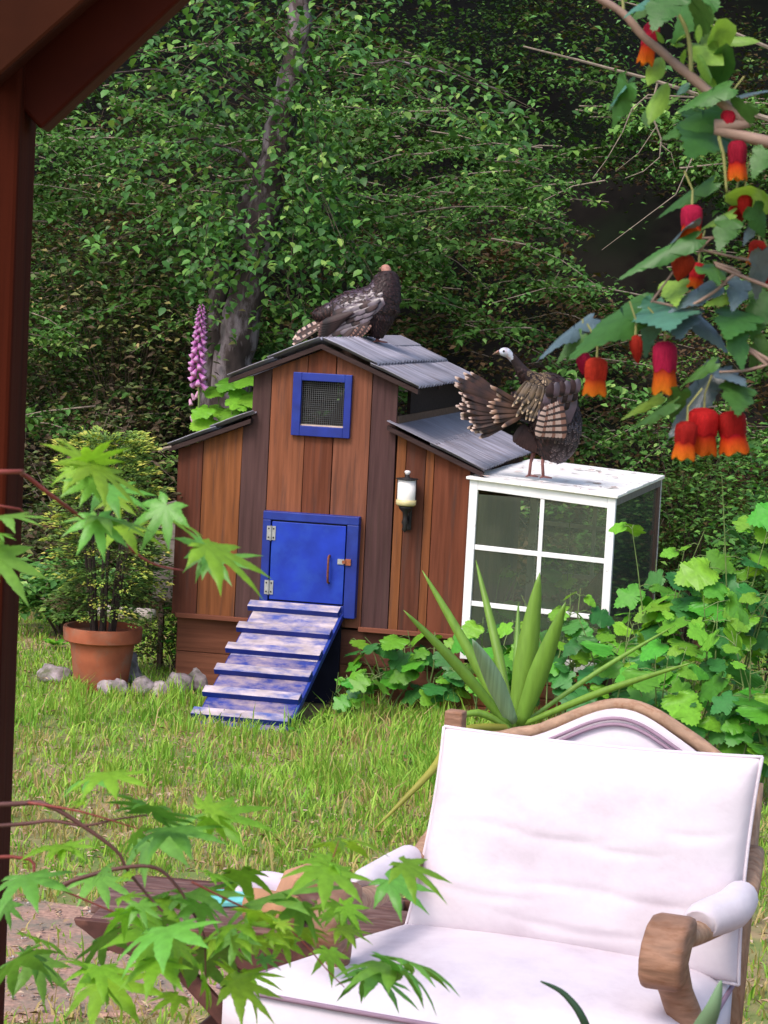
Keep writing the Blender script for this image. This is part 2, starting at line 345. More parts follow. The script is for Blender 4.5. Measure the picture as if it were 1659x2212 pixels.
# ------------------------------------------------------------------ woodland behind
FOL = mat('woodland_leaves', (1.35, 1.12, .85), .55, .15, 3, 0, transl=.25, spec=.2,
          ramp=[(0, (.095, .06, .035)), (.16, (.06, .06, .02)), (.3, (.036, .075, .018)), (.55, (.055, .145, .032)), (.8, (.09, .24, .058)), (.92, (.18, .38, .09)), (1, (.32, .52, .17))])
BOUGH_LINES = []
def boughs(parts):
    """layered drooping boughs, each a flat spray of leaves along its own branch"""
    P, S, B = [], [], []; k = 0
    while k < 520:
        x, y = random.uniform(-4.6, 4.6), 15.5 + 4.0 * random.random() ** 1.3; z = hill_z(x, y) + random.uniform(.3, 2.6) + (1.4 if y < 17 else 0) * random.random()
        if z > 6.5: continue
        high = min(1, max(0, (z - 2.4) / 1.6))
        if random.random() > (.30 + .7 * high if x < .6 else .16 + .55 * high): continue
        if ((x - 1.95) / .85) ** 2 + ((z - 2.95) / .6) ** 2 < 1: continue
        tx = -1.05 + (z - 1.6) * .22
        if abs(x - tx) < .32 and y < 16.4 and random.random() < .8: continue
        if x > -1.3 and x < 1.4 and z < 2.3 and y < 16.2: continue
        k += 1; L = random.uniform(.5, 1.25); a = random.uniform(-.5, .5) + (math.pi if random.random() < .5 else 0); d = Vector((math.cos(a), -.35 + .3 * math.sin(a), random.uniform(-.1, .25))); side = Vector((-d.y, d.x, random.uniform(-.35, .35))).normalized()
        p0 = Vector((x, y, z)) - d * L * .5; droop = random.uniform(.15, .45); n = int(150 * L * random.uniform(.7, 1.5)); w = L * random.uniform(.16, .3); tone = random.uniform(.46, .86); big = random.choice((.045, .055, .055, .075))
        line = [p0 + d * L * u - Vector((0, 0, droop * u * u * L)) for u in (0, .33, .66, 1)]; BOUGH_LINES.append(line)
        for i in range(n):
            u = random.random() ** .8; v = random.gauss(0, .5) * (1 - .5 * u); q = p0 + d * L * u - Vector((0, 0, droop * u * u * L + .12 * v * v * w)) + side * w * v + Vector((random.gauss(0, .012), random.gauss(0, .03), random.gauss(0, .03)))
            P.append((q.x, q.y, q.z)); S.append(big * random.uniform(.6, 1.15)); B.append(tone + random.gauss(0, .1) + (.2 if random.random() < .05 else 0))
    n = len(P); P = np.array(P); S = np.array(S); a = U(0, 6.28, n)
    T = np.stack([np.cos(a), np.sin(a), U(-.8, .0, n)], 1); N = np.stack([U(-.5, .5, n), U(-.7, .2, n), np.ones(n)], 1)
    parts.append(scatter(P, S * 1.05, S * U(.55, .85, n), T, N, LEAF6, np.clip(np.array(B), 0, 1)))
def woodland():
    parts = []
    nc = 3000
    cx = U(-5.2, 5.6, nc); cy = U(15.7, 22.5, nc); up = U(0, 1, nc) ** 1.3 * 3.0
    cz = np.array([hill_z(a, b) for a, b in zip(cx, cy)]) + up
    k = ~((((cx - 1.95) / .8) ** 2 + ((cz - 2.95) / .6) ** 2 < 1) & (cy < 21.0))         # a dark hollow under the boughs
    k &= ~((cx < -.9) & (cz < 2.6) & (cy < 16.6)) & (cz < 9)
    k &= ~((cy < 16.1) & (cx > -1.3) & (cx < 2.2) & (cz > 1.5) & (U(0, 1, nc) > .3))
    k &= (nz2(cx * 1.0, cz * 1.0, .9, 2.0) + U(-.3, .5, nc)) > -.12
    cx, cy, cz = cx[k], cy[k], cz[k]; nc = len(cx)
    m = 58; n = nc * m
    R = np.repeat(U(.18, .5, nc), m); C = np.repeat(np.stack([cx, cy, cz], 1), m, 0)
    D = RNG.normal(0, .55, (n, 3)); D[:, 2] *= .38
    sl = np.repeat(U(-.35, .35, nc), m); D[:, 2] += D[:, 0] * sl
    P = C + D * R[:, None]
    sz = np.repeat(np.where(U(0, 1, nc) > .82, U(.055, .09, nc), U(.03, .058, nc)), m) * U(.7, 1.2, n)
    a = U(0, 6.28, n); T = np.stack([np.cos(a), np.sin(a), U(-.7, .15, n)], 1)
    N = np.stack([U(-.6, .6, n), U(-.9, .3, n), np.ones(n)], 1)
    base = np.repeat(U(.02, .52, nc) - .14 * ((cx > .2) & (cz < 3.3)) + .22 * nz2(cx, cz, .8, 12.0) + .18 * nz2(cx, cz, 2.2, 5.0) + .12 * np.clip((cz - 3.2) / 1.5, -1, 1), m)  # tint lowered at lower right: the shade there is put into the leaf colour
    boughs(parts)
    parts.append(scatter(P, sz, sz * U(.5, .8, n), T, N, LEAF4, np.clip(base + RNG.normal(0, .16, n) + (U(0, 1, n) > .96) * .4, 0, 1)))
    V, F, T = cat_mesh(parts)
    tw = MB()
    for l in BOUGH_LINES: tw.tube(l, [.007, .005, .0035, .002], 4, cap=False)
    for k in range(120):
        x, y = random.uniform(-4.5, 4.8), random.uniform(15.9, 19); z = hill_z(x, y) + random.uniform(.1, 1.6); p = Vector((x, y, z)); l = []; d = Vector((random.gauss(0, 1), random.uniform(-.6, .1), random.uniform(-.3, .9))).normalized()
        for j in range(5): l.append(p.copy()); p = p + d * random.uniform(.12, .26); d = (d + Vector((random.gauss(0, .35), random.gauss(0, .2), random.gauss(-.1, .3)))).normalized()
        r = random.uniform(.003, .008); tw.tube(l, [r, r * .8, r * .6, r * .45, r * .25], 4, cap=False)
    tag(tw.build('woodland_twigs', TWIG if False else PALETWIG, None), 'thin tangled brown and grey twigs among the woodland foliage', 'twigs', kind='stuff')
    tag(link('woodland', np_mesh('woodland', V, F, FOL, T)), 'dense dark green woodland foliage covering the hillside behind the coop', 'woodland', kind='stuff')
    # a forest roof behind, above the picture
    n = 26000; x = U(-9, 9, n); y = U(17.5, 30, n); z = 8.2 + (y - 17) * .75 + U(0, 2.2, n); a = U(0, 6.28, n)
    V, F, T = scatter(np.stack([x, y, z], 1), U(.2, .4, n), U(.14, .28, n), np.stack([np.cos(a), np.sin(a), U(-.5, .2, n)], 1), np.stack([U(-.6, .6, n), U(-.6, .6, n), np.ones(n)], 1), LEAF4, U(.1, .7, n))
    tag(link('forest_canopy', np_mesh('forest_canopy', V, F, FOL, T)), 'high forest canopy over the hillside', 'woodland', kind='stuff')
woodland()

# ------------------------------------------------------------------ trees and shrubs of the backdrop
ALD = mat('alder_leaves', (1.2, 1.05, .8), .45, .12, 3, 0, transl=.3, spec=.4, ramp=[(0, (.04, .10, .035)), (.6, (.07, .22, .055)), (.9, (.15, .34, .08)), (1, (.30, .50, .14))])
def pts_px(lst, Y): return [at(x, y, Y if len(q) < 1 else q[0]) for (x, y, *q) in lst]
def leafy_twigs(mesh_parts, tw, per, L, W, down=-.5, spread=.1, tint=(0, 1), tpl=LEAF4):
    """leaves along the given polylines"""
    P = []
    for pl in tw:
        for k in range(per):
            u = random.random() ** .8 * (len(pl) - 1); i = min(int(u), len(pl) - 2); q = pl[i].lerp(pl[i + 1], u - i)
            P.append(q + Vector((random.gauss(0, spread), random.gauss(0, spread), random.gauss(0, spread * .8))))
    n = len(P); a = U(0, 6.28, n)
    T = np.stack([np.cos(a), np.sin(a), U(down - .4, down + .5, n)], 1); N = np.stack([U(-.5, .5, n), U(-.8, .3, n), np.ones(n)], 1)
    l = U(*L, n); mesh_parts.append(scatter(np.array([tuple(p) for p in P]), l, l * U(W - .1, W + .1, n), T, N, tpl, U(*tint, n)))
random.seed(3)
def alder():
    t = thing('alder_tree', 'leaning mottled grey alder trunk with forked base and bright drooping leaves behind the coop', 'tree', (-1.15, 15.9, 0))
    off = Vector((-1.15, 15.9, 0))
    Y = 15.9
    def tr(name, l, rs, bend=True):
        p = [at(x, y, Y) - off for x, y in l]
        if name == 'trunk': p[0].z = -.1
        m = MB(); q = []; rr = []
        for i in range(len(p) - 1):
            for k in range(5):
                u = k / 5; q.append(p[i].lerp(p[i + 1], u) + Vector((random.gauss(0, .008), 0, random.gauss(0, .004)))); rr.append((rs[i] * (1 - u) + rs[i + 1] * u) * random.uniform(.94, 1.06))
        q.append(p[-1]); rr.append(rs[-1]); m.tube(q, rr, 12); return m.build(name, BARK, t, True)
    tr('trunk', [(478, 1090), (498, 800), (530, 650), (562, 520), (578, 400), (612, 250), (640, 120), (655, -60), (668, -260)], [.20, .145, .135, .125, .12, .105, .09, .08, .06])
    tr('limb', [(452, 1085), (452, 780), (468, 660), (500, 520), (540, 420), (572, 350)], [.1, .075, .075, .065, .06, .05])
    tr('branch', [(572, 400), (520, 330), (430, 300), (330, 310), (250, 330)], [.016, .012, .009, .006, .004])
    tr('branch', [(560, 520), (630, 600), (720, 700), (760, 760)], [.02, .014, .009, .004])
    tr('branch', [(590, 330), (660, 400), (760, 520), (800, 600), (835, 690)], [.02, .014, .009, .006, .003])
    tr('branch', [(625, 200), (720, 150), (850, 130), (980, 160), (1100, 200)], [.014, .011, .008, .006, .003])
    tr('branch', [(610, 260), (480, 180), (340, 150), (200, 160)], [.013, .010, .007, .004])
    tw = []
    for x0, y0, dx, dy in [(572, 400, -330, -60), (572, 420, 160, 60), (590, 330, 230, 250), (625, 200, 480, 30), (610, 260, -380, -110), (560, 520, 130, 160), (530, 560, -150, 60), (600, 250, 100, 130), (640, 120, 200, -60), (500, 500, -260, 70), (640, 100, -250, -60), (640, 150, 600, 90)]:
        for k in range(6):
            a = at(x0 + random.uniform(-30, 30), y0 + random.uniform(-30, 30), Y + random.uniform(-.2, .2)); b = at(x0 + dx * random.uniform(.4, 1.1), y0 + dy + random.uniform(-90, 110), Y + random.uniform(-1.0, .25))
            mid = a.lerp(b, .5) + Vector((random.uniform(-.1, .1), 0, random.uniform(.05, .3))); tw.append([p - off for p in (a, mid, b, b + Vector((random.uniform(-.1, .1), -.05, -.15)))])
    for k in range(20):          # hanging sprays in front of the stem
        x = random.uniform(430, 720); y = random.uniform(-40, 640); a = at(x, y, Y - random.uniform(.3, .9)); d = Vector((random.uniform(-.25, .25), random.uniform(-.1, .1), random.uniform(-.35, .0)))
        tw.append([p - off for p in (a + Vector((0, .25, .1)), a, a + d * .6, a + d + Vector((0, 0, -.06)))])
    m = MB()
    for p in tw: m.tube(p, [.004, .003, .002, .001], 4, cap=False)
    tag(m.build('twigs', TWIG, t), kind='stuff')
    pr = []; leafy_twigs(pr, tw, 46, (.045, .085), .72, -.55, .12, tpl=LEAF6)
    V, F, T = cat_mesh(pr); tag(link('crown', np_mesh('crown', V, F, ALD, T), t), kind='stuff')
alder()

DRYL = mat('brown_leaves', (1, 1, 1), .65, .2, 3, 0, transl=.15, ramp=[(0, (.06, .045, .03)), (.3, (.12, .08, .045)), (.45, (.06, .10, .03)), (.75, (.12, .17, .05)), (.92, (.24, .22, .07)), (1, (.50, .36, .18))])
def shrub(name, label, cat, base, rx, ry, h, z0, ntw, per, L, W, lm, tint=(0, 1), down=-.2, twm=TWIG, group=None, lean=(0, 0), spread=.06, tr=.012):
    t = thing(name, label, cat, base, 0, group); tw = []; m = MB()
    for k in range(ntw):
        a = random.uniform(0, 6.28); r = math.sqrt(random.random()); e = Vector((math.cos(a) * rx * r + lean[0], math.sin(a) * ry * r + lean[1], z0 + (h - z0) * random.uniform(.15, 1) * (1 - .45 * r * r)))
        s = Vector((random.gauss(0, .05), random.gauss(0, .05), -.02)); mid = s.lerp(e, .5) + Vector((-e.x * .15, -e.y * .15, e.z * .12))
        pl = [s, mid, e, e + Vector((e.x * .15, e.y * .15, -.06))]; tw.append([mid.lerp(e, .25)] + pl[2:]); m.tube(pl, [tr, tr * .6, tr * .35, tr * .12], 5, cap=False)
    m.build('stems', twm, t)
    pr = []; leafy_twigs(pr, tw, per, L, W, down, spread, tint)
    V, F, T = cat_mesh(pr); tag(link('foliage', np_mesh('foliage', V, F, lm, T), t), kind='stuff'); return t
shrub('dry_shrub', 'tall brownish shrub with withered leaves and pale twigs left of the alder trunk', 'shrub', (-1.95, 16.3, 0), .85, .6, 3.6, .5, 70, 130, (.03, .08), .5, DRYL, twm=TWIG, spread=.17, tr=.008)
shrub('dry_bush', 'low brown tangled bush behind the potted conifer at far left', 'shrub', (-2.15, 15.6, 0), .8, .5, 1.7, .2, 50, 110, (.03, .08), .5, DRYL, (0, .9), twm=PALETWIG, spread=.15, tr=.007)
shrub('fern_clump', 'light green ferny undergrowth beside the post, left of the potted conifer', 'undergrowth', (-2.05, 14.6, 0), .45, .4, .6, .05, 26, 80, (.03, .09), .5, ALD, (.3, 1), spread=.06)
GRN = mat('fresh_leaves', (1, 1, 1), .5, .15, 3, 0, transl=.3, spec=.35, ramp=[(0, (.03, .09, .02)), (.5, (.06, .2, .035)), (1, (.17, .38, .06))])
shrub('leafy_shrub', 'small leaved bright shrub rising at the right edge behind the vines', 'shrub', (2.35, 12.7, 0), .45, .5, 1.95, .2, 60, 90, (.035, .07), .55, GRN, spread=.12, tr=.006)
shrub('leafy_shrub', 'dim small leaved shrub directly behind the white glazed run', 'shrub', (2.1, 15.4, 0), .7, .5, 1.75, .2, 50, 120, (.03, .065), .55, FOL, (.1, .9), spread=.15, tr=.006)
shrub('shadow_standin_bush', 'dark low bush added in place of the shadow between the pot and the coop', 'bush', (-1.2, 13.35, 0), .22, .2, .75, .05, 24, 90, (.02, .05), .5, FOL, (.0, .5), spread=.07, tr=.005)  # dark leaves added where there is only shadow beside the pot

def drooping_tree():
    off = Vector((3.0, 14.2, 0)); Y = 14.0
    t = thing('slender_tree', 'slender tree reaching in from the right with bare pale drooping twigs', 'tree', off)
    m = MB(); m.tube([(0, 0, -.05), (.05, 0, 2), (-.02, 0, 4.2), (.1, 0, 6)], [.08, .07, .055, .03], 10); m.build('trunk', BARK, t, True)
    tw = []
    def br(l, r0, name='branch'):
        p = [at(x, y, Y) - off for x, y in l]; n = len(p)
        mm = MB(); mm.tube(p, [r0 * (1 - .75 * i / (n - 1)) for i in range(n)], 6); mm.build(name, PALETWIG, t); tw.append(p)
    br([(1880, 300), (1700, 270), (1560, 225), (1480, 195), (1400, 170), (1250, 130), (1130, 100)], .022)
    br([(1500, 210), (1400, 205), (1365, 235), (1345, 285), (1310, 345), (1280, 385)], .007, 'twig')
    br([(1420, 180), (1405, 240), (1428, 300), (1425, 340), (1390, 370), (1350, 385)], .008, 'twig')
    br([(1425, 310), (1450, 330), (1458, 365)], .004, 'twig')
    br([(1420, 270), (1380, 330), (1330, 370)], .004, 'twig')
    br([(1560, 225), (1500, 330), (1460, 420), (1380, 480), (1300, 540)], .006, 'twig')
    br([(1700, 120), (1560, 60), (1440, 30), (1300, -10)], .014)
    pr = []; leafy_twigs(pr, tw[:1] * 5 + tw[6:] * 3, 30, (.03, .07), .55, -.5, .12, (.2, 1)); leafy_twigs(pr, tw[1:6], 16, (.025, .05), .5, -.5, .05, (.5, 1))
    V, F, T = cat_mesh(pr); tag(link('crown', np_mesh('crown', V, F, ALD, T), t), kind='stuff')
drooping_tree()

# ------------------------------------------------------------------ the coop (local: x along the front, y back, z up)
CO = (-1.137, 12.707, 0); CPH = rad(11.5); CD = 2.1
RED = (.130, .042, .026); ORA = (.24, .082, .032); GRY = (.09, .046, .044); TAN = (.25, .090, .044); BRN = (.175, .056, .029); PINK = (.235, .088, .050)
coop = thing('chicken_coop', 'small barn shaped wooden coop with stepped roofs, blue door and blue window frame', 'chicken coop', CO, -CPH)
SL, SR, SW, SWR = .421, .398, .403, .413
def rtop(s): return 2.041 - (.765 - s) * SL if s < .765 else 2.041 - (s - .765) * SR
def ltop(s): return 1.603 + (s - .376) * SW
def rtopw(s): return 1.608 - (s - 1.167) * SWR
B0 = .44
def plank(poly, col, y0=0.0, y1=.02, name='plank', m=None):
    y0 += random.uniform(-.003, .003)
    return MB().prism(poly, y0, y1).build(name, m or WOOD, coop, color=col, bevel=.003)
random.seed(11)
L_ = lambda s: ltop(s) - .035
R_ = lambda s: rtop(s) - .035
RW = lambda s: rtopw(s) - .035
plank([(-.06, B0), (.0865, B0), (.0865, L_(.0865)), (-.06, L_(-.06))], RED)
plank([(.0895, B0), (.3135, B0), (.3165, L_(.3165)), (.0895, L_(.0895))], ORA)
plank([(.3165, B0), (.471, B0), (.471, R_(.471)), (.365, R_(.365)), (.365, 1.56), (.3165, L_(.3165))], GRY)
plank([(.475, B0), (.679, B0), (.679, 1.572), (.655, 1.572), (.655, 1.827), (.679, 1.827), (.679, R_(.679)), (.475, R_(.475))], TAN)
plank([(.682, B0), (.8435, B0), (.8435, 1.572), (.682, 1.572)], BRN)
plank([(.682, 1.827), (.8435, 1.827), (.8435, R_(.8435)), (.765, R_(.765)), (.682, R_(.682))], BRN)
plank([(.849, B0), (1.057, B0), (1.057, R_(1.057)), (.849, R_(.849)), (.849, 1.827), (.905, 1.827), (.905, 1.572), (.849, 1.572)], PINK)
plank([(1.060, B0), (1.213, B0), (1.204, R_(1.204)), (1.060, R_(1.060))], GRY)
plank([(1.217, B0), (1.270, B0), (1.270, RW(1.27)), (1.217, RW(1.217))], ORA)
plank([(1.273, B0), (1.384, B0), (1.384, RW(1.384)), (1.273, RW(1.273))], RED)
plank([(1.387, B0), (1.433, B0), (1.433, RW(1.433)), (1.387, RW(1.387))], ORA)
plank([(1.436, B0), (1.64, B0), (1.64, RW(1.64)), (1.436, RW(1.436))], BRN)
# back wall, side walls
x = -.06
while x < 1.6:
    w = min(.2, 1.64 - x); f = lambda s: (ltop(s) if s < .365 else 1.56 if .7 < x < .9 else rtop(s) if s < 1.2 else rtopw(s)) - .05
    plank([(x, .1), (x + w - .003, .1), (x + w - .003, f(x + w - .003)), (x, f(x))], random.choice([RED, BRN, GRY]), CD - .02, CD); x += w
y = .023
while y < CD - .03:
    w = min(.17, CD - .023 - y)
    for s0, top, c in ((-.06, L_(-.04), random.choice([RED, BRN, GRY])), (1.62, RW(1.64), random.choice([(.10, .06, .045), GRY, (.13, .07, .05)]))):
        MB().box(s0, s0 + .02, y, y + w - .003, B0, top).build('plank', WOOD, coop, color=c, bevel=.003)
    y += w
# bottom trims and skirt boards
for a, b in ((-.03, .455), (1.05, 1.66)):
    MB().box(a, b, -.028, -.005, .425, .452).build('trim_board', WOODH, coop, color=(.22, .08, .045), bevel=.003)
for a, b, z0, z1, c in ((-.03, .62, .225, .424, (.17, .06, .035)), (-.03, .62, .0, .222, (.20, .075, .042)), (.9, 1.66, .225, .424, (.15, .06, .04)), (.9, 1.66, 0, .222, (.2, .08, .05))):
    MB().box(a, b, .03, .05, z0, z1).build('skirt_board', WOODH, coop, color=c, bevel=.003)
MB().box(.62, .9, .03, .05, 0, .424).build('skirt_board', WOODH, coop, color=(.06, .03, .02))
for s0 in (-.04, 1.62): MB().box(s0, s0 + .02, .053, CD - .03, 0, .43).build('skirt_board', WOODH, coop, color=(.12, .05, .03))
# floor
MB().box(-.035, 1.615, .055, CD - .025, .40, .424).build('floor_board', WOODH, coop, color=(.12, .07, .05))
# clerestory: low rail, dark panel towards the back, posts
for s0, c in ((1.19, (.16, .10, .07)), (.362, (.12, .07, .05))):
    MB().box(s0, s0 + .022, .023, CD - .023, 1.585, 1.655).build('clerestory_rail', WOODH, coop, color=c)
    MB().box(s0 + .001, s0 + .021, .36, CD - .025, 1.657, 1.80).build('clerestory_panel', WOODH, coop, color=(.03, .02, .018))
# roof sheets: corrugated, two tiers to each slope
def sheet(x0, z0, x1, z1, y0, y1, lift=0.0, per=.088, amp=.012, tilt=0.0):
    m = MB(); nx, ny = 4, max(6, int((y1 - y0) / per * 6)); vs = []
    L = math.hypot(x1 - x0, z1 - z0); nxv, nzv = -(z1 - z0) / L, (x1 - x0) / L
    if nzv < 0: nxv, nzv = -nxv, -nzv
    for j in range(ny + 1):
        y = y0 + (y1 - y0) * j / ny; wv = amp * math.sin(2 * math.pi * y / per) * (1 if math.sin(2 * math.pi * y / per) > 0 else .55)
        for i in range(nx + 1):
            u = i / nx; o = wv + lift + tilt * u + .002 * math.sin(5 * u + y * 3)
            vs.append((x0 + (x1 - x0) * u + nxv * o, y, z0 + (z1 - z0) * u + nzv * o))
    n = nx + 1; fs = [(j * n + i, j * n + i + 1, (j + 1) * n + i + 1, (j + 1) * n + i) for j in range(ny) for i in range(nx)]
    me = m.add(vs, fs).mesh('roof_sheet', ROOFM, True)
    o = link('roof_sheet', me, coop); sd = o.modifiers.new('thick', 'SOLIDIFY'); sd.thickness = .004; sd.offset = 0; return o
Y0, Y1 = -.07, CD + .1
for (x0, z0, x1, z1) in ((.765, 2.045, 1.33, 2.045 - .565 * SR), (.765, 2.045, .235, 2.045 - .53 * SL)):
    xm, zm = x0 + (x1 - x0) * .56, z0 + (z1 - z0) * .56; xm2, zm2 = x0 + (x1 - x0) * .5, z0 + (z1 - z0) * .5
    n = 3; st = (Y1 - Y0) / n
    for k in range(n):
        a, b = Y0 + st * k, Y0 + st * (k + 1) + (.03 if k < n - 1 else 0)
        sheet(x0, z0, xm, zm, a, b, .022 + .004 * (k % 2)); sheet(xm2, zm2, x1, z1, a, b, .006 + .004 * (k % 2))
for (x0, z0, x1, z1) in ((1.165, 1.612, 1.72, 1.612 - .555 * SWR), (.40, 1.613, -.10, 1.613 - .5 * SW)):
    xm, zm = x0 + (x1 - x0) * .5, z0 + (z1 - z0) * .5; xm2, zm2 = x0 + (x1 - x0) * .44, z0 + (z1 - z0) * .44
    n = 3; st = (Y1 - Y0) / n
    for k in range(n):
        a, b = Y0 + st * k, Y0 + st * (k + 1) + (.03 if k < n - 1 else 0)
        if x0 > 1: MB().prism([(x0, z0), (xm, zm), (xm, zm + .004), (x0, z0 + .004)], a, b - .035, lambda x, y, z: (x, y, z + .016)).build('roof_sheet', ROOFM, coop)
        else: sheet(x0, z0, xm, zm, a, b, .02)
        sheet(xm2, zm2, x1, z1, a, b, .006 + .004 * (k % 2))
# rake boards under the front edges of the roofs
def rake(x0, z0, x1, z1, c=(.05, .03, .028)):
    MB().prism([(x0, z0 - .034), (x1, z1 - .034), (x1, z1 - .008), (x0, z0 - .008)], -.06, -.008).build('rake_board', WOODH, coop, color=c)
rake(.765, 2.045, 1.33, 2.045 - .565 * SR); rake(.235, 2.045 - .53 * SL, .765, 2.045)
rake(1.165, 1.612, 1.72, 1.612 - .555 * SWR); rake(-.10, 1.613 - .5 * SW, .376, 1.603)
MB().tube([(-.085, -.05, 1.405), (-.125, -.055, 1.395), (-.16, -.06, 1.372)], [.012, .011, .007], 6).build('edge_strip', PALETWIG, coop)
# ridge cap (the far half, the near half is bare)
for sgn, s in ((1, SR), (-1, SL)):
    MB().prism([(.765, 2.082), (.765 + sgn * .14, 2.082 - .14 * s), (.765 + sgn * .14, 2.088 - .14 * s), (.765, 2.088)], 1.35, Y1).build('ridge_cap', ROOFM, coop)
# rafters inside hold the roof
for yy in (.5, 1.2, 1.8):
    MB().prism([(.765, 2.0), (1.22, 2.0 - .455 * SR), (1.22, 1.96 - .455 * SR), (.765, 1.955), (.34, 1.96 - .425 * SL), (.34, 2.0 - .425 * SL)], yy, yy + .03).build('rafter', WOODH, coop, color=(.08, .05, .04))

# window
win = MB().box(.605, .655, -.03, -.004, 1.515, 1.872).box(.905, .945, -.03, -.004, 1.515, 1.872).box(.655, .905, -.03, -.004, 1.827, 1.872).box(.655, .905, -.03, -.004, 1.515, 1.572).build('window', BLUE, coop, bevel=.003)
m = MB()
for k in range(22): m.box(.655 + .25 * k / 21 - .0011, .655 + .25 * k / 21 + .0011, .0, .002, 1.572, 1.827)
for k in range(23): m.box(.655, .905, .0025, .0045, 1.572 + .255 * k / 22 - .0011, 1.572 + .255 * k / 22 + .0011)
tag(m.build('wire_mesh', mat('galvanised_wire', (.10, .10, .10), .6, .2, 20, 0, metal=.2), win), kind='stuff')
MB().box(.655, .905, -.012, -.001, 1.572, 1.58).build('sill', mat('pale_wood_strip', (.5, .38, .3), .7, .2, 20, .1), win)
# door: frame, leaf, hinges, handle, latch
fr = MB().box(.475, .522, -.062, -.004, .50, 1.03).box(.966, 1.033, -.062, -.004, .50, 1.03).box(.475, 1.033, -.062, -.004, 1.0305, 1.078).box(.5225, .9655, -.062, -.004, .50, .568).build('door_frame', BLUE, coop, bevel=.004)
MB().box(.5225, .9655, -.03, -.004, .5685, 1.03).build('door_recess', DARK, fr)
door = MB().box(.529, .959, -.058, -.034, .576, 1.022).build('door', mat('scuffed_blue_paint', (.009, .034, .34), .5, .25, 6, .1, col2=(.02, .07, .38), s2=4, t2=.6, w2=.14), coop, bevel=.003)
for z in (.955, .645):
    h = MB().box(.502, .523, -.066, -.0625, z - .04, z + .04).box(.529, .552, -.063, -.0585, z - .04, z + .04).tube([(.526, -.066, z - .042), (.526, -.066, z + .042)], .005, 8).build('hinge', STEEL, door)
    MB().tube([(.513, -.068, z + .025), (.513, -.064, z + .025)], .005, 6).tube([(.513, -.068, z - .025), (.513, -.064, z - .025)], .005, 6).tube([(.541, -.066, z + .025), (.541, -.06, z + .025)], .005, 6).tube([(.541, -.066, z - .025), (.541, -.06, z - .025)], .005, 6).build('screw', DARK, h)
MB().tube([(.872, -.058, .85), (.872, -.085, .845), (.873, -.09, .80), (.873, -.09, .745), (.874, -.085, .70), (.874, -.058, .695)], .0065, 8).build('handle', RUST, door, True)
MB().box(.92, .958, -.064, -.0585, .805, .835).build('latch_plate', STEEL, door)
MB().box(.966, .998, -.072, -.0625, .803, .838).box(.95, .97, -.078, -.066, .812, .829).build('latch', mat('rusty_latch', (.30, .09, .04), .7, .3, 40, .1), fr)

# nest box on the left side
nb = MB().box(-.34, -.065, .6, 1.5, .42, .44).build('nest_box', WOODH, coop, color=(.25, .2, .17))
for z0, z1, c in ((.445, .62, (.30, .25, .23)), (.625, .80, (.36, .31, .28)), (.805, .98, (.31, .26, .23))):
    MB().box(-.34, -.065, .58, .598, z0, z1).build('board', WOODH, nb, color=c); MB().box(-.36, -.341, .58, 1.52, z0, z1).build('board', WOODH, nb, color=c)
MB().prism([(-.38, .985), (-.063, 1.06), (-.063, 1.075), (-.38, 1.0)], .56, 1.54).build('lid', WOODH, nb, color=(.2, .16, .14))
for yy in (.62, 1.45): MB().box(-.33, -.30, yy, yy + .03, 0, .42).build('leg', WOOD, nb, color=(.15, .1, .08))

# ------------------------------------------------------------------ ramp
ramp = thing('chicken_ramp', 'worn blue cleated ramp sloping from the coop door down into the grass', 'ramp', CO, -CPH)
d0, d1 = Vector((0, -.035, .545)), Vector((-.085, -.93, -.01))
ang = math.atan2(d0.z - d1.z, d0.y - d1.y)
def rp(s, u, lift): return (s + d1.x * u, d0.y + (d1.y - d0.y) * u + math.sin(ang) * -lift, d0.z + (d1.z - d0.z) * u + math.cos(ang) * lift)
def rbox(name, s0, s1, u0, u1, l0, l1, m):
    vs = [rp(s, u, l) for l in (l0, l1) for u in (u0, u1) for s in (s0, s1)]
    b = MB().add(vs, [(0, 2, 3, 1), (4, 5, 7, 6), (0, 1, 5, 4), (2, 6, 7, 3), (0, 4, 6, 2), (1, 3, 7, 5)]); bmn = b.build(name, m, ramp, bevel=.003); return bmn
rbox('deck_board', .455, .955, .0, .44, -.02, 0, WORN); rbox('deck_board', .455, .955, .442, 1.0, -.02, 0, BLUEWORN)
rbox('side_rail', .953, .972, .0, .98, -.035, -.001, BLUE); rbox('side_rail', .44, .457, .0, .98, -.06, -.021, BLUE)
for k, u in enumerate((.015, .2, .375, .55, .73, .9)):
    c_ = rbox('cleat', .425, .965 if k else .955, u, u + .055, .0005, .036, [BLUE, WORN]); c_.data.polygons[1].material_index = 1
MB().box(.46, .95, -.032, -.008, .0, .5).build('riser', mat('dark_riser', (.012, .012, .025), .8, spec=.1), ramp)

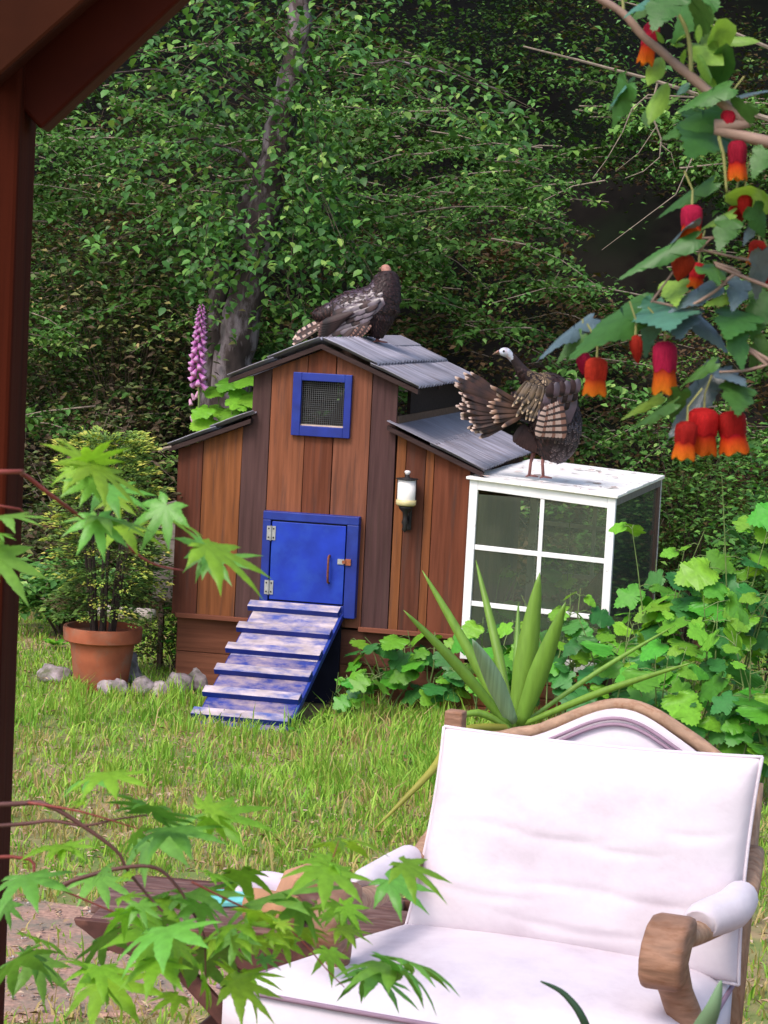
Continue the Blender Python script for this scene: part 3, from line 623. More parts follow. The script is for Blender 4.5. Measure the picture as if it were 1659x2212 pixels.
# ------------------------------------------------------------------ wall lantern
lan = thing('wall_lantern', 'white glass candle lantern with dark cap on the coop front right of the door', 'lantern', CO, -CPH)
LX, LY = 1.30, -.085
MB().lathe([(0, 1.20), (.046, 1.19), (.051, 1.20), (.051, 1.308), (0, 1.306)], 20, (LX, LY, 0)).build('candle', mat('white_wax', (.85, .80, .76), .45, .05, 20, 0), lan, True)
MB().lathe([(.0, 1.163), (.048, 1.164), (.057, 1.172), (.0575, 1.197), (.0, 1.198)], 20, (LX, LY, 0)).build('cup', mat('amber_glass', (.55, .47, .24), .25, .15, 20, 0), lan, True)
for w in (0, math.pi): MB().tube([(LX + .054 * math.cos(w), LY + .054 * math.sin(w), 1.19), (LX + .054 * math.cos(w), LY + .054 * math.sin(w), 1.312)], .002, 4).build('guard', DARK, lan)
MB().lathe([(0, 1.338), (.012, 1.336), (.016, 1.322), (.062, 1.317), (.064, 1.312), (0, 1.311)], 20, (LX, LY, 0)).build('cap', DARK, lan, True)
MB().lathe([(0, 1.362), (.014, 1.36), (.018, 1.352), (.012, 1.342), (.01, 1.337), (0, 1.337)], 14, (LX, LY, 0)).build('finial', mat('pale_knob', (.75, .7, .68), .3, .05), lan, True)
MB().lathe([(0, 1.162), (.042, 1.161), (.036, 1.145), (.016, 1.125), (.013, 1.09), (.02, 1.07), (.011, 1.05), (.017, 1.03), (0, 1.012)], 16, (LX, LY, 0)).tube([(LX, LY, 1.085), (LX - .005, LY + .04, 1.06), (LX, -.006, 1.10)], .008, 8).build('bracket', DARK, lan, True)
MB().box(LX - .022, LX + .022, -.014, -.004, 1.02, 1.15).build('back_plate', DARK, lan, bevel=.004)

# ------------------------------------------------------------------ glazed run of old white windows
BPH = rad(14.8)
run = thing('glazed_run', 'white run made of old window sashes with glass panes against the right of the coop', 'animal run', CO, -BPH)
XL, XR, BD = 1.655, 2.478, 1.82
def zt(s): return 1.336 - (s - XL) / (XR - XL) * .05
def qb(name, s0, s1, z00, z01, z10, z11, y0, y1, m, par):      # a bar that follows the tilt: (z00..z01) at s0, (z10..z11) at s1
    return MB().prism([(s0, z00), (s1, z10), (s1, z11), (s0, z01)], y0, y1).build(name, m, par, bevel=.003)
def sash(y0, y1, name, m=WHITEP, mtop=.056):
    f = MB().prism([(XL, .33), (XL + .045, .33), (XL + .05, zt(XL) - .001), (XL + .003, zt(XL) - .001)], y0, y1).prism([(XR - .045, .31), (XR, .31), (XR, zt(XR) - .001), (XR - .045, zt(XR) - .001)], y0, y1) \
        .prism([(XL + .049, zt(XL) - mtop), (XR - .0455, zt(XR) - mtop), (XR - .0455, zt(XR) - .002), (XL + .0505, zt(XL) - .002)], y0 + .002, y1 - .002).prism([(XL + .045, .33), (XR - .0455, .31), (XR - .0455, .37), (XL + .045, .39)], y0 + .002, y1 - .002).build(name, m, run, bevel=.003)
    xm = (XL + XR) / 2 + .005
    for zz in (.95, .635): qb('muntin', XL + .047, XR - .046, zz - .004, zz + .024, zz - .026, zz + .002, y0 + .008, y1 - .008, m, f)
    MB().box(xm - .011, xm + .011, y0 + .006, y1 - .006, .372, zt(xm) - mtop - .001).build('muntin', m, f)
    for i in range(2):
        for z0, z1 in ((.385, .62), (.655, .935), (.965, 1.24)):
            a, b = (XL + .051, xm - .0115) if i == 0 else (xm + .0115, XR - .0465)
            MB().box(a, b, (y0 + y1) / 2 - .0015, (y0 + y1) / 2 + .0015, z0 - .02, z1 + .015).build('pane', GLASS, f)
    return f
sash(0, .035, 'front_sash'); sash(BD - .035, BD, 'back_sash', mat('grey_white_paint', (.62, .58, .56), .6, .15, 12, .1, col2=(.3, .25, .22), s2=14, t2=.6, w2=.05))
# right side: rails, one big pane, a brown post at the back
MB().prism([(XR - .03, zt(XR) - .042), (XR, zt(XR) - .042), (XR, zt(XR) - .003), (XR - .03, zt(XR) - .003)], .037, BD - .037).build('top_rail', mat('dirty_rail', (.22, .19, .17), .7, .2, 20, .1), run)
MB().box(XR - .03, XR, .037, BD - .037, .31, .36).build('bottom_rail', WHITEP, run)
MB().box(XR - .018, XR - .015, .037, BD - .14, .36, zt(XR) - .044).build('pane', GLASSD, run)
MB().box(XR - .04, XR - .002, BD - .139, BD - .037, .36, zt(XR) - .044).build('post', WOOD, run, color=(.2, .12, .09))
# top boards, white in place of sky reflected by a glass top
top = MB()
for k in range(6):
    y0, y1 = -.02 + k * (BD + .04) / 6, -.02 + (k + 1) * (BD + .04) / 6 - .004; w = random.uniform(-.003, .003)
    MB().prism([(XL - .015, zt(XL) + .001), (XR + .012, zt(XR) + .001), (XR + .012, zt(XR) + .019 + w), (XL - .015, zt(XL) + .019 + w)], y0, y1).build('top_board', WHITETOP, run, bevel=.003)
m = MB()
for k in range(46):
    s, y = random.uniform(XL + .05, XR - .05), random.uniform(.02, BD - .1); r = random.uniform(.01, .035); a = random.uniform(0, 6)
    z = zt(s) + .023; m.add([(s + r * math.cos(a + q), y + r * math.sin(a + q) * .8, z + random.uniform(0, .008)) for q in (0, 1.2, 2.4, 4.2)], [(0, 1, 2, 3)])
tag(m.build('dry_leaves', mat('curled_flakes', (.45, .34, .30), .8, .4, 20, 0), run), kind='stuff')
# brick footing
for s0 in np.arange(XL, XR - .1, .205):
    for j, z0 in enumerate((0, .075, .15, .225)):
        for y0 in (.0, BD - .1):
            MB().box(s0 + (.0 if j % 2 else .03), s0 + .2 - (.03 if s0 > XR - .25 else 0), y0, y0 + .09, z0, z0 + .071).build('brick', TERRA, run, bevel=.004)
MB().box(XR - .09, XR - .002, .1, BD - .11, 0, .305).build('footing_board', WOODH, run, color=(.12, .07, .05))
# leaning board inside / beside
pa, pb = at(1180, 1400, 13.2), at(1398, 1138, 13.6); dv = (pb - pa).normalized(); pa = pa - dv * (pa.z - .015) / dv.z
sv = Vector((dv.z, 0, -dv.x)).normalized() * .05; tv = dv.cross(sv).normalized() * .012
lb = MB().add([p + a * sv + b * tv for p in (pa, pb) for a, b in ((-1, -1), (1, -1), (1, 1), (-1, 1))], [(0, 1, 2, 3), (7, 6, 5, 4), (0, 4, 5, 1), (1, 5, 6, 2), (2, 6, 7, 3), (3, 7, 4, 0)]).build('leaning_board', WOOD, None, color=(.17, .08, .06), bevel=.003)
tag(lb, 'rough brown board leaning diagonally inside the white glazed run', 'board')

# ------------------------------------------------------------------ turkeys
PLUM = mat('bronze_plumage', (.42, .33, .37), .5, .25, 30, .1, spec=.25, ramp=[(0, (.06, .035, .032)), (.55, (.075, .042, .036)), (.78, (.02, .013, .014)), (.9, (.02, .014, .014)), (.95, (.15, .085, .065)), (1, (.22, .14, .11))])
PLUMD = mat('purple_sheen_plumage', (.72, .60, .72), .36, .25, 30, .1, spec=.7, ramp=[(0, (.05, .035, .042)), (.7, (.085, .058, .075)), (.9, (.035, .022, .027)), (1, (.09, .06, .066))])
BUFF = mat('buff_tipped_feather', (1, 1, 1), .55, .2, 30, .1, ramp=[(0, (.03, .018, .016)), (.40, (.075, .036, .024)), (.60, (.03, .017, .015)), (.78, (.06, .028, .02)), (.86, (.018, .012, .012)), (.935, (.06, .03, .02)), (.962, (.50, .34, .27)), (1, (.66, .52, .45))])
COV = mat('rufous_covert', (1, 1, 1), .55, .2, 30, .1, ramp=[(0, (.03, .02, .018)), (.5, (.09, .045, .028)), (.8, (.03, .018, .016)), (.9, (.30, .17, .11)), (1, (.55, .40, .32))])
BACKF = mat('golden_back_feather', (1, 1, 1), .5, .2, 30, .1, ramp=[(0, (.05, .035, .025)), (.6, (.13, .085, .045)), (.84, (.02, .014, .012)), (.91, (.32, .22, .13)), (1, (.48, .36, .24))])
def barred(name, a, b, n, soft=.03):
    r = []
    for k in range(n):
        r += [(k / n, a), (k / n + .55 / n, a), (k / n + .6 / n, b), ((k + .95) / n, b)]
    return mat(name, (1, 1, 1), .55, .2, 30, .1, ramp=r[:30])
BAR = barred('barred_wing', (.20, .10, .075), (.03, .017, .017), 6)
BARW = barred('barred_white_wing', (.40, .28, .24), (.03, .02, .02), 6)
SKIN = mat('turkey_head_skin', (.42, .44, .52), .5, .25, 40, .2, col2=(.45, .22, .2), s2=30, t2=.6, w2=.08)
SKINR = mat('ruddy_head_skin', (.36, .17, .13), .55, .25, 40, .2)
HORN = mat('beak_horn', (.13, .08, .05), .5, .2, 20, 0)
SHANK = mat('pink_grey_shank', (.20, .08, .07), .55, .25, 40, .1)
CORE = mat('down_body', (.022, .013, .014), .8, .4, 40, .4)

def feather_geo(L, W, tip=.5, cup=.12, n=5):
    vs, fs, t = [], [], []
    for i in range(n + 1):
        u = i / n; w = W * (min(1, .35 + u * 2.2) if u < .75 else max(.16, math.cos((u - .75) / .25 * 1.45) ** tip))
        z = cup * L * (u * u) * -.4
        vs += [(-w / 2, u * L, z - W * .16), (0, u * L * (1.02 if u == 1 else 1), z), (w / 2, u * L, z - W * .16)]; t += [u] * 3
    for i in range(n):
        a = i * 3; fs += [(a, a + 1, a + 4, a + 3), (a + 1, a + 2, a + 5, a + 4)]
    return vs, fs, t
def frame_m(base, d, nrm_):
    d = Vector(d).normalized(); s = d.cross(Vector(nrm_)).normalized(); n = s.cross(d)
    b = Vector(base); return Matrix(((s.x, d.x, n.x, b.x), (s.y, d.y, n.y, b.y), (s.z, d.z, n.z, b.z), (0, 0, 0, 1)))
def feather(name, base, tipv, nv, W, m, par, cup=.12):
    base, tipv = Vector(base), Vector(tipv); d = tipv - base
    vs, fs, t = feather_geo(d.length, W, cup=cup); b = MB().add(vs, fs, 0, t)
    o = b.build(name, m, par, True); o.matrix_local = frame_m(base, d, nv); return o

def solid_body(name, tubes, voxel, m, par, smooth=6):
    b = MB()
    for pts, rs, fl in tubes: b.tube(pts, rs, 20, flat=fl)
    me = b.mesh(name, m); o = link(name, me, par)
    rm = o.modifiers.new('r', 'REMESH'); rm.mode = 'VOXEL'; rm.voxel_size = voxel; rm.use_smooth_shade = True
    sm = o.modifiers.new('s', 'SMOOTH'); sm.iterations = smooth; sm.factor = .5
    dg = bpy.context.evaluated_depsgraph_get(); ev = bpy.data.meshes.new_from_object(o.evaluated_get(dg))
    o.modifiers.clear(); old = o.data; o.data = ev; bpy.data.meshes.remove(old); ev.name = name
    return o
def smooth_path(pts, rs, k=6):
    P = [Vector(p) for p in pts]; out, ro = [], []
    for i in range(len(P) - 1):
        p0, p1, p2, p3 = P[max(i - 1, 0)], P[i], P[i + 1], P[min(i + 2, len(P) - 1)]
        for j in range(k):
            t = j / k; out.append(.5 * ((2 * p1) + (p2 - p0) * t + (2 * p0 - 5 * p1 + 4 * p2 - p3) * t * t + (3 * p1 - p0 - 3 * p2 + p3) * t ** 3)); ro.append(rs[i] * (1 - t) + rs[i + 1] * t)
    return out + [P[-1]], ro + [rs[-1]]
def plumage(par, body, flow, n, L, W, mats, choose, skip=lambda p: False, lift=.22):
    """small overlapping feathers over the body, pointing along flow(p)"""
    me = body.data; polys = [p for p in me.polygons]; random.shuffle(polys); b = MB(); c = 0
    for p in polys:
        if c >= n: break
        q = p.center
        if skip(q): continue
        nn = p.normal; d = flow(q); d = d - nn * d.dot(nn)
        if d.length < .05: continue
        d = (d.normalized() + nn * lift + Vector((random.gauss(0, .08), random.gauss(0, .08), random.gauss(0, .08)))).normalized()
        l = L(q) * random.uniform(.8, 1.15); vs, fs, t = feather_geo(l, l * W, n=4)
        M = frame_m(q - d * l * .3 + nn * .002, d, nn); b.add([M @ Vector(v) for v in vs], fs, choose(q), t); c += 1
    return tag(b.build('plumage', mats, par, True), kind='stuff')
def foot(par, p, yaw, s=1.0):
    m = MB(); p = Vector(p)
    for a, l in ((-.5, .05), (0, .065), (.5, .05), (math.pi, .025)):
        e = Vector((math.cos(yaw + a), math.sin(yaw + a), 0)); m.tube([p + Vector((0, 0, .012)), p + e * l * .5 * s + Vector((0, 0, .008)), p + e * l * s + Vector((0, 0, .004))], [.007, .006, .003], 6)
    return m
def ball(c, r, seg=10):
    return MB().lathe([(r * math.sin(math.pi * k / 8) if 0 < k < 8 else 0, -r * math.cos(math.pi * k / 8)) for k in range(9)], seg, c)

random.seed(21)
# -- hen on the glazed run: breast to the right and away, tail fanned to the left, head turned back
FB = CO; Bp = on_z(1155, 1032, 1.352)
hen = thing('turkey', 'wild turkey standing on the white glazed run with tail half fanned and head turned back', 'turkey', Bp, 0, 'turkeys on the coop')
bp, br_ = smooth_path([(-.17, -.03, .375), (-.10, 0, .40), (0, .02, .41), (.075, .02, .36), (.105, .01, .27), (.105, 0, .18), (.085, 0, .10)], [.045, .085, .145, .155, .145, .115, .05])
sh, shr = smooth_path([(.12, .01, .44), (.06, .01, .50), (-.03, -.02, .53), (-.09, -.05, .575), (-.135, -.065, .63), (-.175, -.075, .675), (-.208, -.08, .692)], [.11, .095, .062, .040, .028, .023, .027])
th1, tr1 = smooth_path([(.04, .03, .28), (.02, .03, .2), (.0, .02, .14)], [.08, .06, .025]); th2, tr2 = smooth_path([(.06, -.04, .28), (.055, -.04, .2), (.045, -.03, .13)], [.08, .055, .022])
body = solid_body('body', [(bp, br_, 1), (sh, shr, 1), (th1, tr1, 1), (th2, tr2, 1)], .011, CORE, hen)
def flowB(q):
    if q.z > .54 and q.x < .02: return Vector((.35, .1, -.6))
    if q.x > .07: return Vector((-.35, 0, -.75))
    return Vector((-.8, 0, -.35))
def chooseB(q): return 1 if (q.x > .08 and q.z < .34) else 2 if (q.z > .45 and -.08 < q.x < .06) else 0
SCALEP = mat('scaled_breast_plumage', (1, 1, 1), .45, .2, 30, .1, spec=.5, ramp=[(0, (.03, .018, .02)), (.66, (.045, .024, .03)), (.82, (.022, .013, .016)), (.92, (.20, .13, .13)), (1, (.30, .20, .20))])
plumage(hen, body, flowB, 1500, lambda q: .026 if (q.x > .07 and q.z < .34) else .022 if q.z > .56 else .045, .72, [PLUM, SCALEP, BACKF], chooseB, lambda q: q.z > .605)
# head
hd = solid_body('head', [smooth_path([(-.13, -.062, .625), (-.175, -.075, .672), (-.20, -.08, .692), (-.222, -.084, .694), (-.242, -.087, .688)], [.022, .0215, .027, .025, .012]) + (1,)], .005, SKIN, hen, 4)
MB().tube([(-.24, -.087, .69), (-.262, -.09, .687), (-.278, -.092, .677)], [.011, .008, .002], 8).build('beak', HORN, hd, True)
for sy in (-1, 1):
    ey = ball((-.218, -.084 + sy * .0225, .70), .0065).build('eye', mat('dark_eye', (.01, .008, .008), .1, .1, 5, 0, spec=.8), hd, True)
MB().tube([(-.245, -.087, .70), (-.252, -.095, .697), (-.257, -.1, .688)], [.005, .004, .003], 6).build('snood', SKINR, hd, True)
# legs
for (x0, y0, x1, y1) in ((-.005, .02, -.03, .015), (.045, -.03, .045, -.03)):
    m = foot(hen, (x1, y1, .0), math.pi * .2); m.tube([(x0, y0, .17), ((x0 + x1) / 2 - .008, (y0 + y1) / 2, .085), (x1, y1, .012)], [.016, .0085, .009], 8)
    m.build('leg', SHANK, hen, True)
# tail: a half open fan to the left, its upper side to the camera
rump = Vector((-.12, -.02, .385))
for k in range(36):
    u = k / 35; a = rad(146 + 62 * u + random.gauss(0, 1.6)); L = .385 - .08 * abs(u - .15) - .07 * u + random.uniform(-.05, .02)
    d = Vector((math.cos(a), -.10 - .22 * math.sin(u * math.pi), math.sin(a)))
    b0 = rump + Vector((0, .012 * (k % 2) + .02 - .05 * u, -.05 * u))
    feather('tail_feather', b0, b0 + d * L, (math.sin(a) * .3 + random.gauss(0, .35), -1, .35 + random.gauss(0, .35)), .033 + .010 * random.random(), BUFF, hen, .05)
for k in range(20):      # shorter row of tail coverts
    u = k / 19; a = rad(150 + 54 * u + random.gauss(0, 3)); d = Vector((math.cos(a), -.25 + random.gauss(0, .06), math.sin(a))); b0 = rump + Vector((.04, -.04 - .01 * (k % 2), .02 - .05 * u))
    feather('covert_feather', b0, b0 + d * (.20 - .03 * u + random.uniform(-.035, .03)), (.1 + random.gauss(0, .2), -1, .4), .026, COV, hen, .06)
for k in range(36):      # golden back feathers, hanging in rows down to the left
    u = k / 35; r_ = k % 3; b0 = Vector((-.085 + .125 * u, -.115 - .045 * math.sin(u * 3), .54 - .045 * r_ - .03 * u)); d = Vector((-.42 + .35 * u + random.gauss(0, .08), -.16, -.62))
    feather('back_feather', b0, b0 + d.normalized() * random.uniform(.08, .125), (random.gauss(0, .3), -1, .3), .019, BACKF, hen, .1)
wing = MB().add(*feather_geo(.24, .14)[:2]).build('wing', PLUMD, hen, True); WM = frame_m((.165, -.150, .53), (-.32, -.14, -1), (.05, -1, .15)); wing.matrix_local = WM; WI = WM.inverted()
for k in range(8):       # barred flight feathers, folded
    u = k / 7; b0 = Vector((.10 - .075 * u, -.192 - .004 * k, .45 - .006 * k)); feather('flight_feather', WI @ b0, WI @ (b0 + Vector((-.035 + .07 * (1 - u), .004, -.225 + .05 * u))), (0, 0, 1), .052, BARW if k % 3 else BAR, wing, .1)
for r_ in range(4):
    for k in range(6):
        b0 = Vector((.20 - .03 * k - .012 * r_, -.140 - .013 * k * (1.2 - .1 * k) - .009 * (3 - r_), .57 - .045 * r_ - .006 * k)); d = Vector((-.18 + .02 * k, -.06, -.8))
        if b0.x > -.02: feather('wing_covert', WI @ b0, WI @ (b0 + d.normalized() * .085), (0, 0, 1), .05, (PLUMD, PLUM)[(k + r_) % 2], wing, .15)
m = MB()
for k in range(9):       # dark tuft under the tail
    a = rad(235 + 8 * k); vs, fs, t = feather_geo(.12, .05); M = frame_m((-.07 + .005 * k, -.03, .30 - .006 * k), (math.cos(a) * .8, -.15, math.sin(a)), (0, -1, 0)); m.add([M @ Vector(v) for v in vs], fs, 0, [q * .5 for q in t])
tag(m.build('under_tail', PLUM, hen, True), kind='stuff')

# -- turkey crouched on the roof ridge
cs, cn = math.cos(CPH), math.sin(CPH)
Ap = Vector((CO[0] + .84 * cs + 1.0 * cn, CO[1] - .84 * cn + 1.0 * cs, 2.052))
tom = thing('turkey', 'dark wild turkey crouched on the roof ridge of the coop with neck raised', 'turkey', Ap, 0, 'turkeys on the coop')
bp, br_ = smooth_path([(-.36, .05, .135), (-.26, .03, .16), (-.15, .01, .185), (-.03, 0, .195), (.05, -.01, .185), (.09, -.015, .14)], [.035, .07, .115, .138, .125, .055])
nk, nkr = smooth_path([(.0, 0, .22), (.04, -.01, .28), (.056, -.012, .34), (.060, -.01, .40), (.058, -.008, .43)], [.13, .115, .092, .070, .036])
body = solid_body('body', [(bp, br_, 1), (nk, nkr, 1), ([(.03, -.04, .15), (.02, -.04, .03)], [.09, .035], 1), ([(.03, .04, .15), (.02, .04, .04)], [.09, .035], 1)], .011, CORE, tom)
plumage(tom, body, lambda q: Vector((-.25, 0, -1)) if q.x > .0 and q.z > .2 else Vector((-1, 0, -.25)), 1500, lambda q: .024 if q.z > .3 else .042, .75, [PLUM, PLUMD], lambda q: 1 if (q.z > .2 and q.x < 0 and random.random() < .5) else 0, lambda q: q.z > .425)
hd = solid_body('head', [smooth_path([(.056, -.008, .39), (.056, -.008, .425), (.048, .004, .442), (.03, .022, .446)], [.030, .031, .030, .016]) + (1,)], .005, SKINR, tom, 4)
MB().tube([(.034, .018, .447), (.016, .034, .443), (.006, .044, .434)], [.010, .007, .002], 8).build('beak', HORN, hd, True)
for s in ((.062, .016, .45), (.030, -.006, .45)): ball(s, .006).build('eye', mat('dark_eye', (.01, .008, .008), .1, .1, 5, 0, spec=.8), hd, True)
for yy in (-.04, .04):
    m = foot(tom, (.02, yy, -.005 - (.0)), 0.2); m.tube([(.02, yy, .06), (.02, yy, .0)], [.012, .009], 8); m.build('leg', SHANK, tom, True)
for k in range(12):      # closed tail, drooping behind
    u = k / 11; b0 = Vector((-.30, .03 + .05 * (u - .5), .14 - .012 * abs(k - 5.5) * .5)); d = Vector((-.72, -.05 + .22 * (u - .5), -.52 + .05 * (k % 3)))
    feather('tail_feather', b0, b0 + d.normalized() * (.24 - .015 * (k % 3)), (-.35, -.6, .8), .05, BARW if k % 2 else BUFF, tom, .05)
wing = MB().add(*feather_geo(.30, .15)[:2]).build('wing', PLUMD, tom, True); WM = frame_m((.045, -.146, .26), (-1, .14, -.42), (.1, -1, .55)); wing.matrix_local = WM; wi = WM.inverted()
for r_ in range(5):
    for k in range(6):
        b0 = Vector((.04 - .05 * r_ - .014 * k, -.152 - .008 * math.sin(k) + .010 * r_ + (.022 if k == 0 else 0), .295 - .018 * r_ - .034 * k)); feather('wing_covert', wi @ b0, wi @ (b0 + Vector((-.09, .012, -.04))), (0, 0, 1), .048, (PLUMD, PLUMD, PLUM)[(k + r_) % 3], wing, .15)
for k in range(8):
    b0 = Vector((-.13 - .012 * k, -.152 + .006 * k, .175 - .011 * k)); feather('flight_feather', wi @ b0, wi @ (b0 + Vector((-.2 + .01 * k, .03, -.075 - .006 * k))), (0, 0, 1), .042, BAR if k > 6 else PLUM, wing, .08)
for k in range(6):
    b0 = Vector((-.02 - .02 * k, -.16, .10 - .004 * k)); feather('flight_feather', wi @ b0, wi @ (b0 + Vector((-.08, .0, -.075))), (0, 0, 1), .035, PLUM if k % 2 else BAR, wing, .1)

# ------------------------------------------------------------------ leaf shapes (length 1 along y, width about 1)
def fan_leaf(outline, name, m, curl=.15, fold=.12):
    """outline: left half and right half points round a base at the origin; built as a fan round the midrib"""
    mid = [(0, 0), (0, .33), (0, .66), (0, 1)]
    vs = [Vector((0, 0, 0)), Vector((0, .35, 0)), Vector((0, .7, 0))]; fs = []; n = len(outline)
    for x, y in outline: vs.append(Vector((x, y, 0)))
    c = lambda y: 0 if y < .18 else 1 if y < .55 else 2
    for i in range(n - 1):
        a, b = i + 3, i + 4; y = (outline[i][1] + outline[i + 1][1]) / 2; fs.append((c(y), b, a))
    fs += [(0, 1, 3)] if False else []
    for i in range(n - 1):
        ca, cb = c((outline[max(i - 1, 0)][1] + outline[i][1]) / 2), c((outline[i][1] + outline[i + 1][1]) / 2)
        if ca != cb and i > 0: fs.append((ca, cb, i + 3))
    for v in vs: v.z = -fold * abs(v.x) ** 1.2 * 1.0 + .10 * math.sin(v.x * 9 + v.y * 4) * abs(v.x) - curl * v.y * v.y
    b = MB().add(vs, fs, 0, [min(1, max(0, v.y)) for v in vs]); return b.mesh(name, m, True)
def serr(poly, amp, k=2):
    """small teeth between outline points"""
    out = []
    for i in range(len(poly) - 1):
        (x0, y0), (x1, y1) = poly[i], poly[i + 1]; out.append((x0, y0)); nx, ny = -(y1 - y0), (x1 - x0)
        for j in range(1, k * 2):
            u = j / (k * 2); s = amp if j % 2 else -amp * .3; out.append((x0 + (x1 - x0) * u - nx * s, y0 + (y1 - y0) * u - ny * s))
    return out + [poly[-1]]
def mirror(h): return [(x, y) for x, y in h] + [(-x, y) for x, y in reversed(h[:-1])]     # left half given from base to tip
LOBED = mirror([(0, .0), (-.22, -.13), (-.42, .0), (-.5, .14), (-.40, .26), (-.56, .46), (-.50, .60), (-.30, .62), (-.24, .80), (0, 1)])
VINE = mirror([(0, .02), (-.18, -.14), (-.42, -.08), (-.56, .14), (-.47, .32), (-.52, .55), (-.36, .64), (-.22, .86), (0, 1)])
ABUT = mirror([(0, .0), (-.18, -.12), (-.36, -.04), (-.42, .1), (-.30, .24), (-.36, .40), (-.26, .56), (-.13, .80), (0, 1)])
OVAL = mirror([(0, 0), (-.2, .1), (-.36, .32), (-.36, .55), (-.2, .82), (0, 1)])
def palmate(name, m, lobes=((0, 1), (38, .93), (-38, .93), (78, .74), (-78, .74), (122, .45), (-122, .45)), w=.102, base=.36):
    vs = [Vector((0, 0, .02))]; fs = []; t = [0]
    lob = sorted(lobes, key=lambda q: q[0]); n = len(lob); sin_ = []
    for i in range(n + 1):
        a = rad(lob[0][0] - 28) if i == 0 else rad(lob[-1][0] + 28) if i == n else rad((lob[i - 1][0] + lob[i][0]) / 2)
        r = base * (.6 if i in (0, n) else 1.0); sin_.append(len(vs)); vs.append(Vector((r * math.sin(a), r * math.cos(a), .0))); t.append(.2)
    for i, (ad, l) in enumerate(lob):
        a = rad(ad); d = Vector((math.sin(a), math.cos(a), 0)); s = Vector((d.y, -d.x, 0)); k = len(vs)
        prof = [(.46, w * 1.08), (.53, w * 1.14), (.62, w * .9), (.66, w * .97), (.80, w * .45)]
        for u, ww in prof:
            vs += [d * l * u - s * ww * (.6 + .4 * l), d * l * u + Vector((0, 0, .03)), d * l * u + s * ww * (.6 + .4 * l)]; t += [u] * 3
        vs.append(d * l); t.append(1)
        fs += [(0, k + 1, k, sin_[i]), (0, sin_[i + 1], k + 2, k + 1)]
        for j in range(len(prof) - 1):
            q = k + 3 * j; fs += [(q, q + 1, q + 4, q + 3), (q + 1, q + 2, q + 5, q + 4)]
        q = k + 3 * (len(prof) - 1); e = len(vs) - 1; fs += [(q, q + 1, e), (q + 1, q + 2, e)]
    for v in vs: r = v.length; v.z -= .28 * r * r - .03 * math.sin(6 * v.x)
    return MB().add(vs, fs, 0, t).mesh(name, m, True)
def leafmat(name, c, rnd=.3, transl=.3, rough=.42, spec=.4, tip=None):
    return mat(name, c, rough, .14, 9, .08, rnd=rnd, transl=transl, spec=spec, bscale=26)
def put_leaf(name, me, par, base, tip, nv, w=1.0, inv=None):
    base, tip = Vector(base), Vector(tip); d = tip - base; L = d.length; M = frame_m(base, d, nv) @ Matrix.Diagonal((w * L, L, L, 1))
    return link(name, me, par, (inv @ M) if inv else M)

# ------------------------------------------------------------------ leafy vines / brambles right of the ramp and round the glazed run
VM = [leafmat('bramble_leaf_mid', (.085, .30, .025), .28), leafmat('bramble_leaf_bright', (.19, .44, .035), .2, .38), leafmat('bramble_leaf_deep', (.05, .20, .04), .25)]
VME = [fan_leaf(serr(VINE, .16), 'bramble_leaf', m, .22) for m in VM] + [fan_leaf(serr(LOBED, .14), 'bramble_leaf', m, .2) for m in VM]
STEMG = mat('green_stem', (.14, .2, .06), .6, .25, 30, .1); STEMR = mat('red_stem', (.26, .05, .04), .55, .25, 30, .1)
BRLEAF = [0]
def bramble(px_, ph, Y, ncane, nleaf, spread, height, label, big=.12, cat='bramble'):
    big *= 1.5; height *= 1.15
    o = on_z(px_, ph, 0); o = Vector((o.x * Y / o.y, Y, 0)); t = thing('bramble_plant', label, cat, o, 0, 'brambles in front of the coop'); m = MB(); canes = []
    for k in range(ncane):
        a = random.uniform(0, 6.28); r = spread * math.sqrt(random.random()); h = height * random.uniform(.45, 1.0)
        e = Vector((math.cos(a) * r, math.sin(a) * r * .6, h)); mid = Vector((e.x * .45 + random.gauss(0, .03), e.y * .45, h * .6)); s = Vector((random.gauss(0, .06), random.gauss(0, .05), -.02))
        canes.append([s, mid, e]); m.tube([s, s.lerp(mid, .5) + Vector((0, 0, .02)), mid, mid.lerp(e, .5) + Vector((0, 0, .02)), e], [.006, .005, .0045, .003, .002], 5, cap=False)
    m.build('stems', STEMG, t)
    pet = MB()
    for k in range(nleaf):
        c = canes[k % ncane]; u = random.uniform(.3, 1.0) ** .7; q = c[0].lerp(c[1], u / .55) if u < .55 else c[1].lerp(c[2], (u - .55) / .45)
        a = random.uniform(0, 6.28); L = big * random.uniform(.5, 1.0) * (.62 if u > .92 else 1); out = Vector((math.cos(a), math.sin(a) * .8 - .25, random.uniform(-.1, .45))).normalized()
        b = q + out * L * random.uniform(.4, .8); d = Vector((out.x, out.y, random.uniform(-.75, -.05))); nv = Vector((random.gauss(0, .3), -.55 + random.gauss(0, .3), 1))
        pet.tube([q, q.lerp(b, .5) + Vector((0, 0, .01)), b], [.0022, .002, .0016], 4, cap=False)
        mi = (1 if u > .88 else random.choice((0, 0, 2, 2, 0, 1, 2))) + random.choice((0, 3)); put_leaf('leaf', VME[mi], t, b, b + d.normalized() * L, nv, random.uniform(.85, 1.1)); BRLEAF[0] += 1
    tag(pet.build('petioles', STEMG, t), kind='stuff')
random.seed(5)
bramble(840, 1480, 12.35, 7, 24, .24, .42, 'low bramble in front of the coop between the ramp and the lantern', .11)
bramble(760, 1510, 12.0, 6, 16, .22, .26, 'lowest bramble spilling over the right edge of the ramp foot', .095)
bramble(930, 1470, 12.2, 7, 26, .26, .42, 'bramble below the left corner of the glazed run', .11)
bramble(1060, 1480, 12.0, 6, 18, .28, .55, 'bramble rising behind the spiky yucca blades', .11)
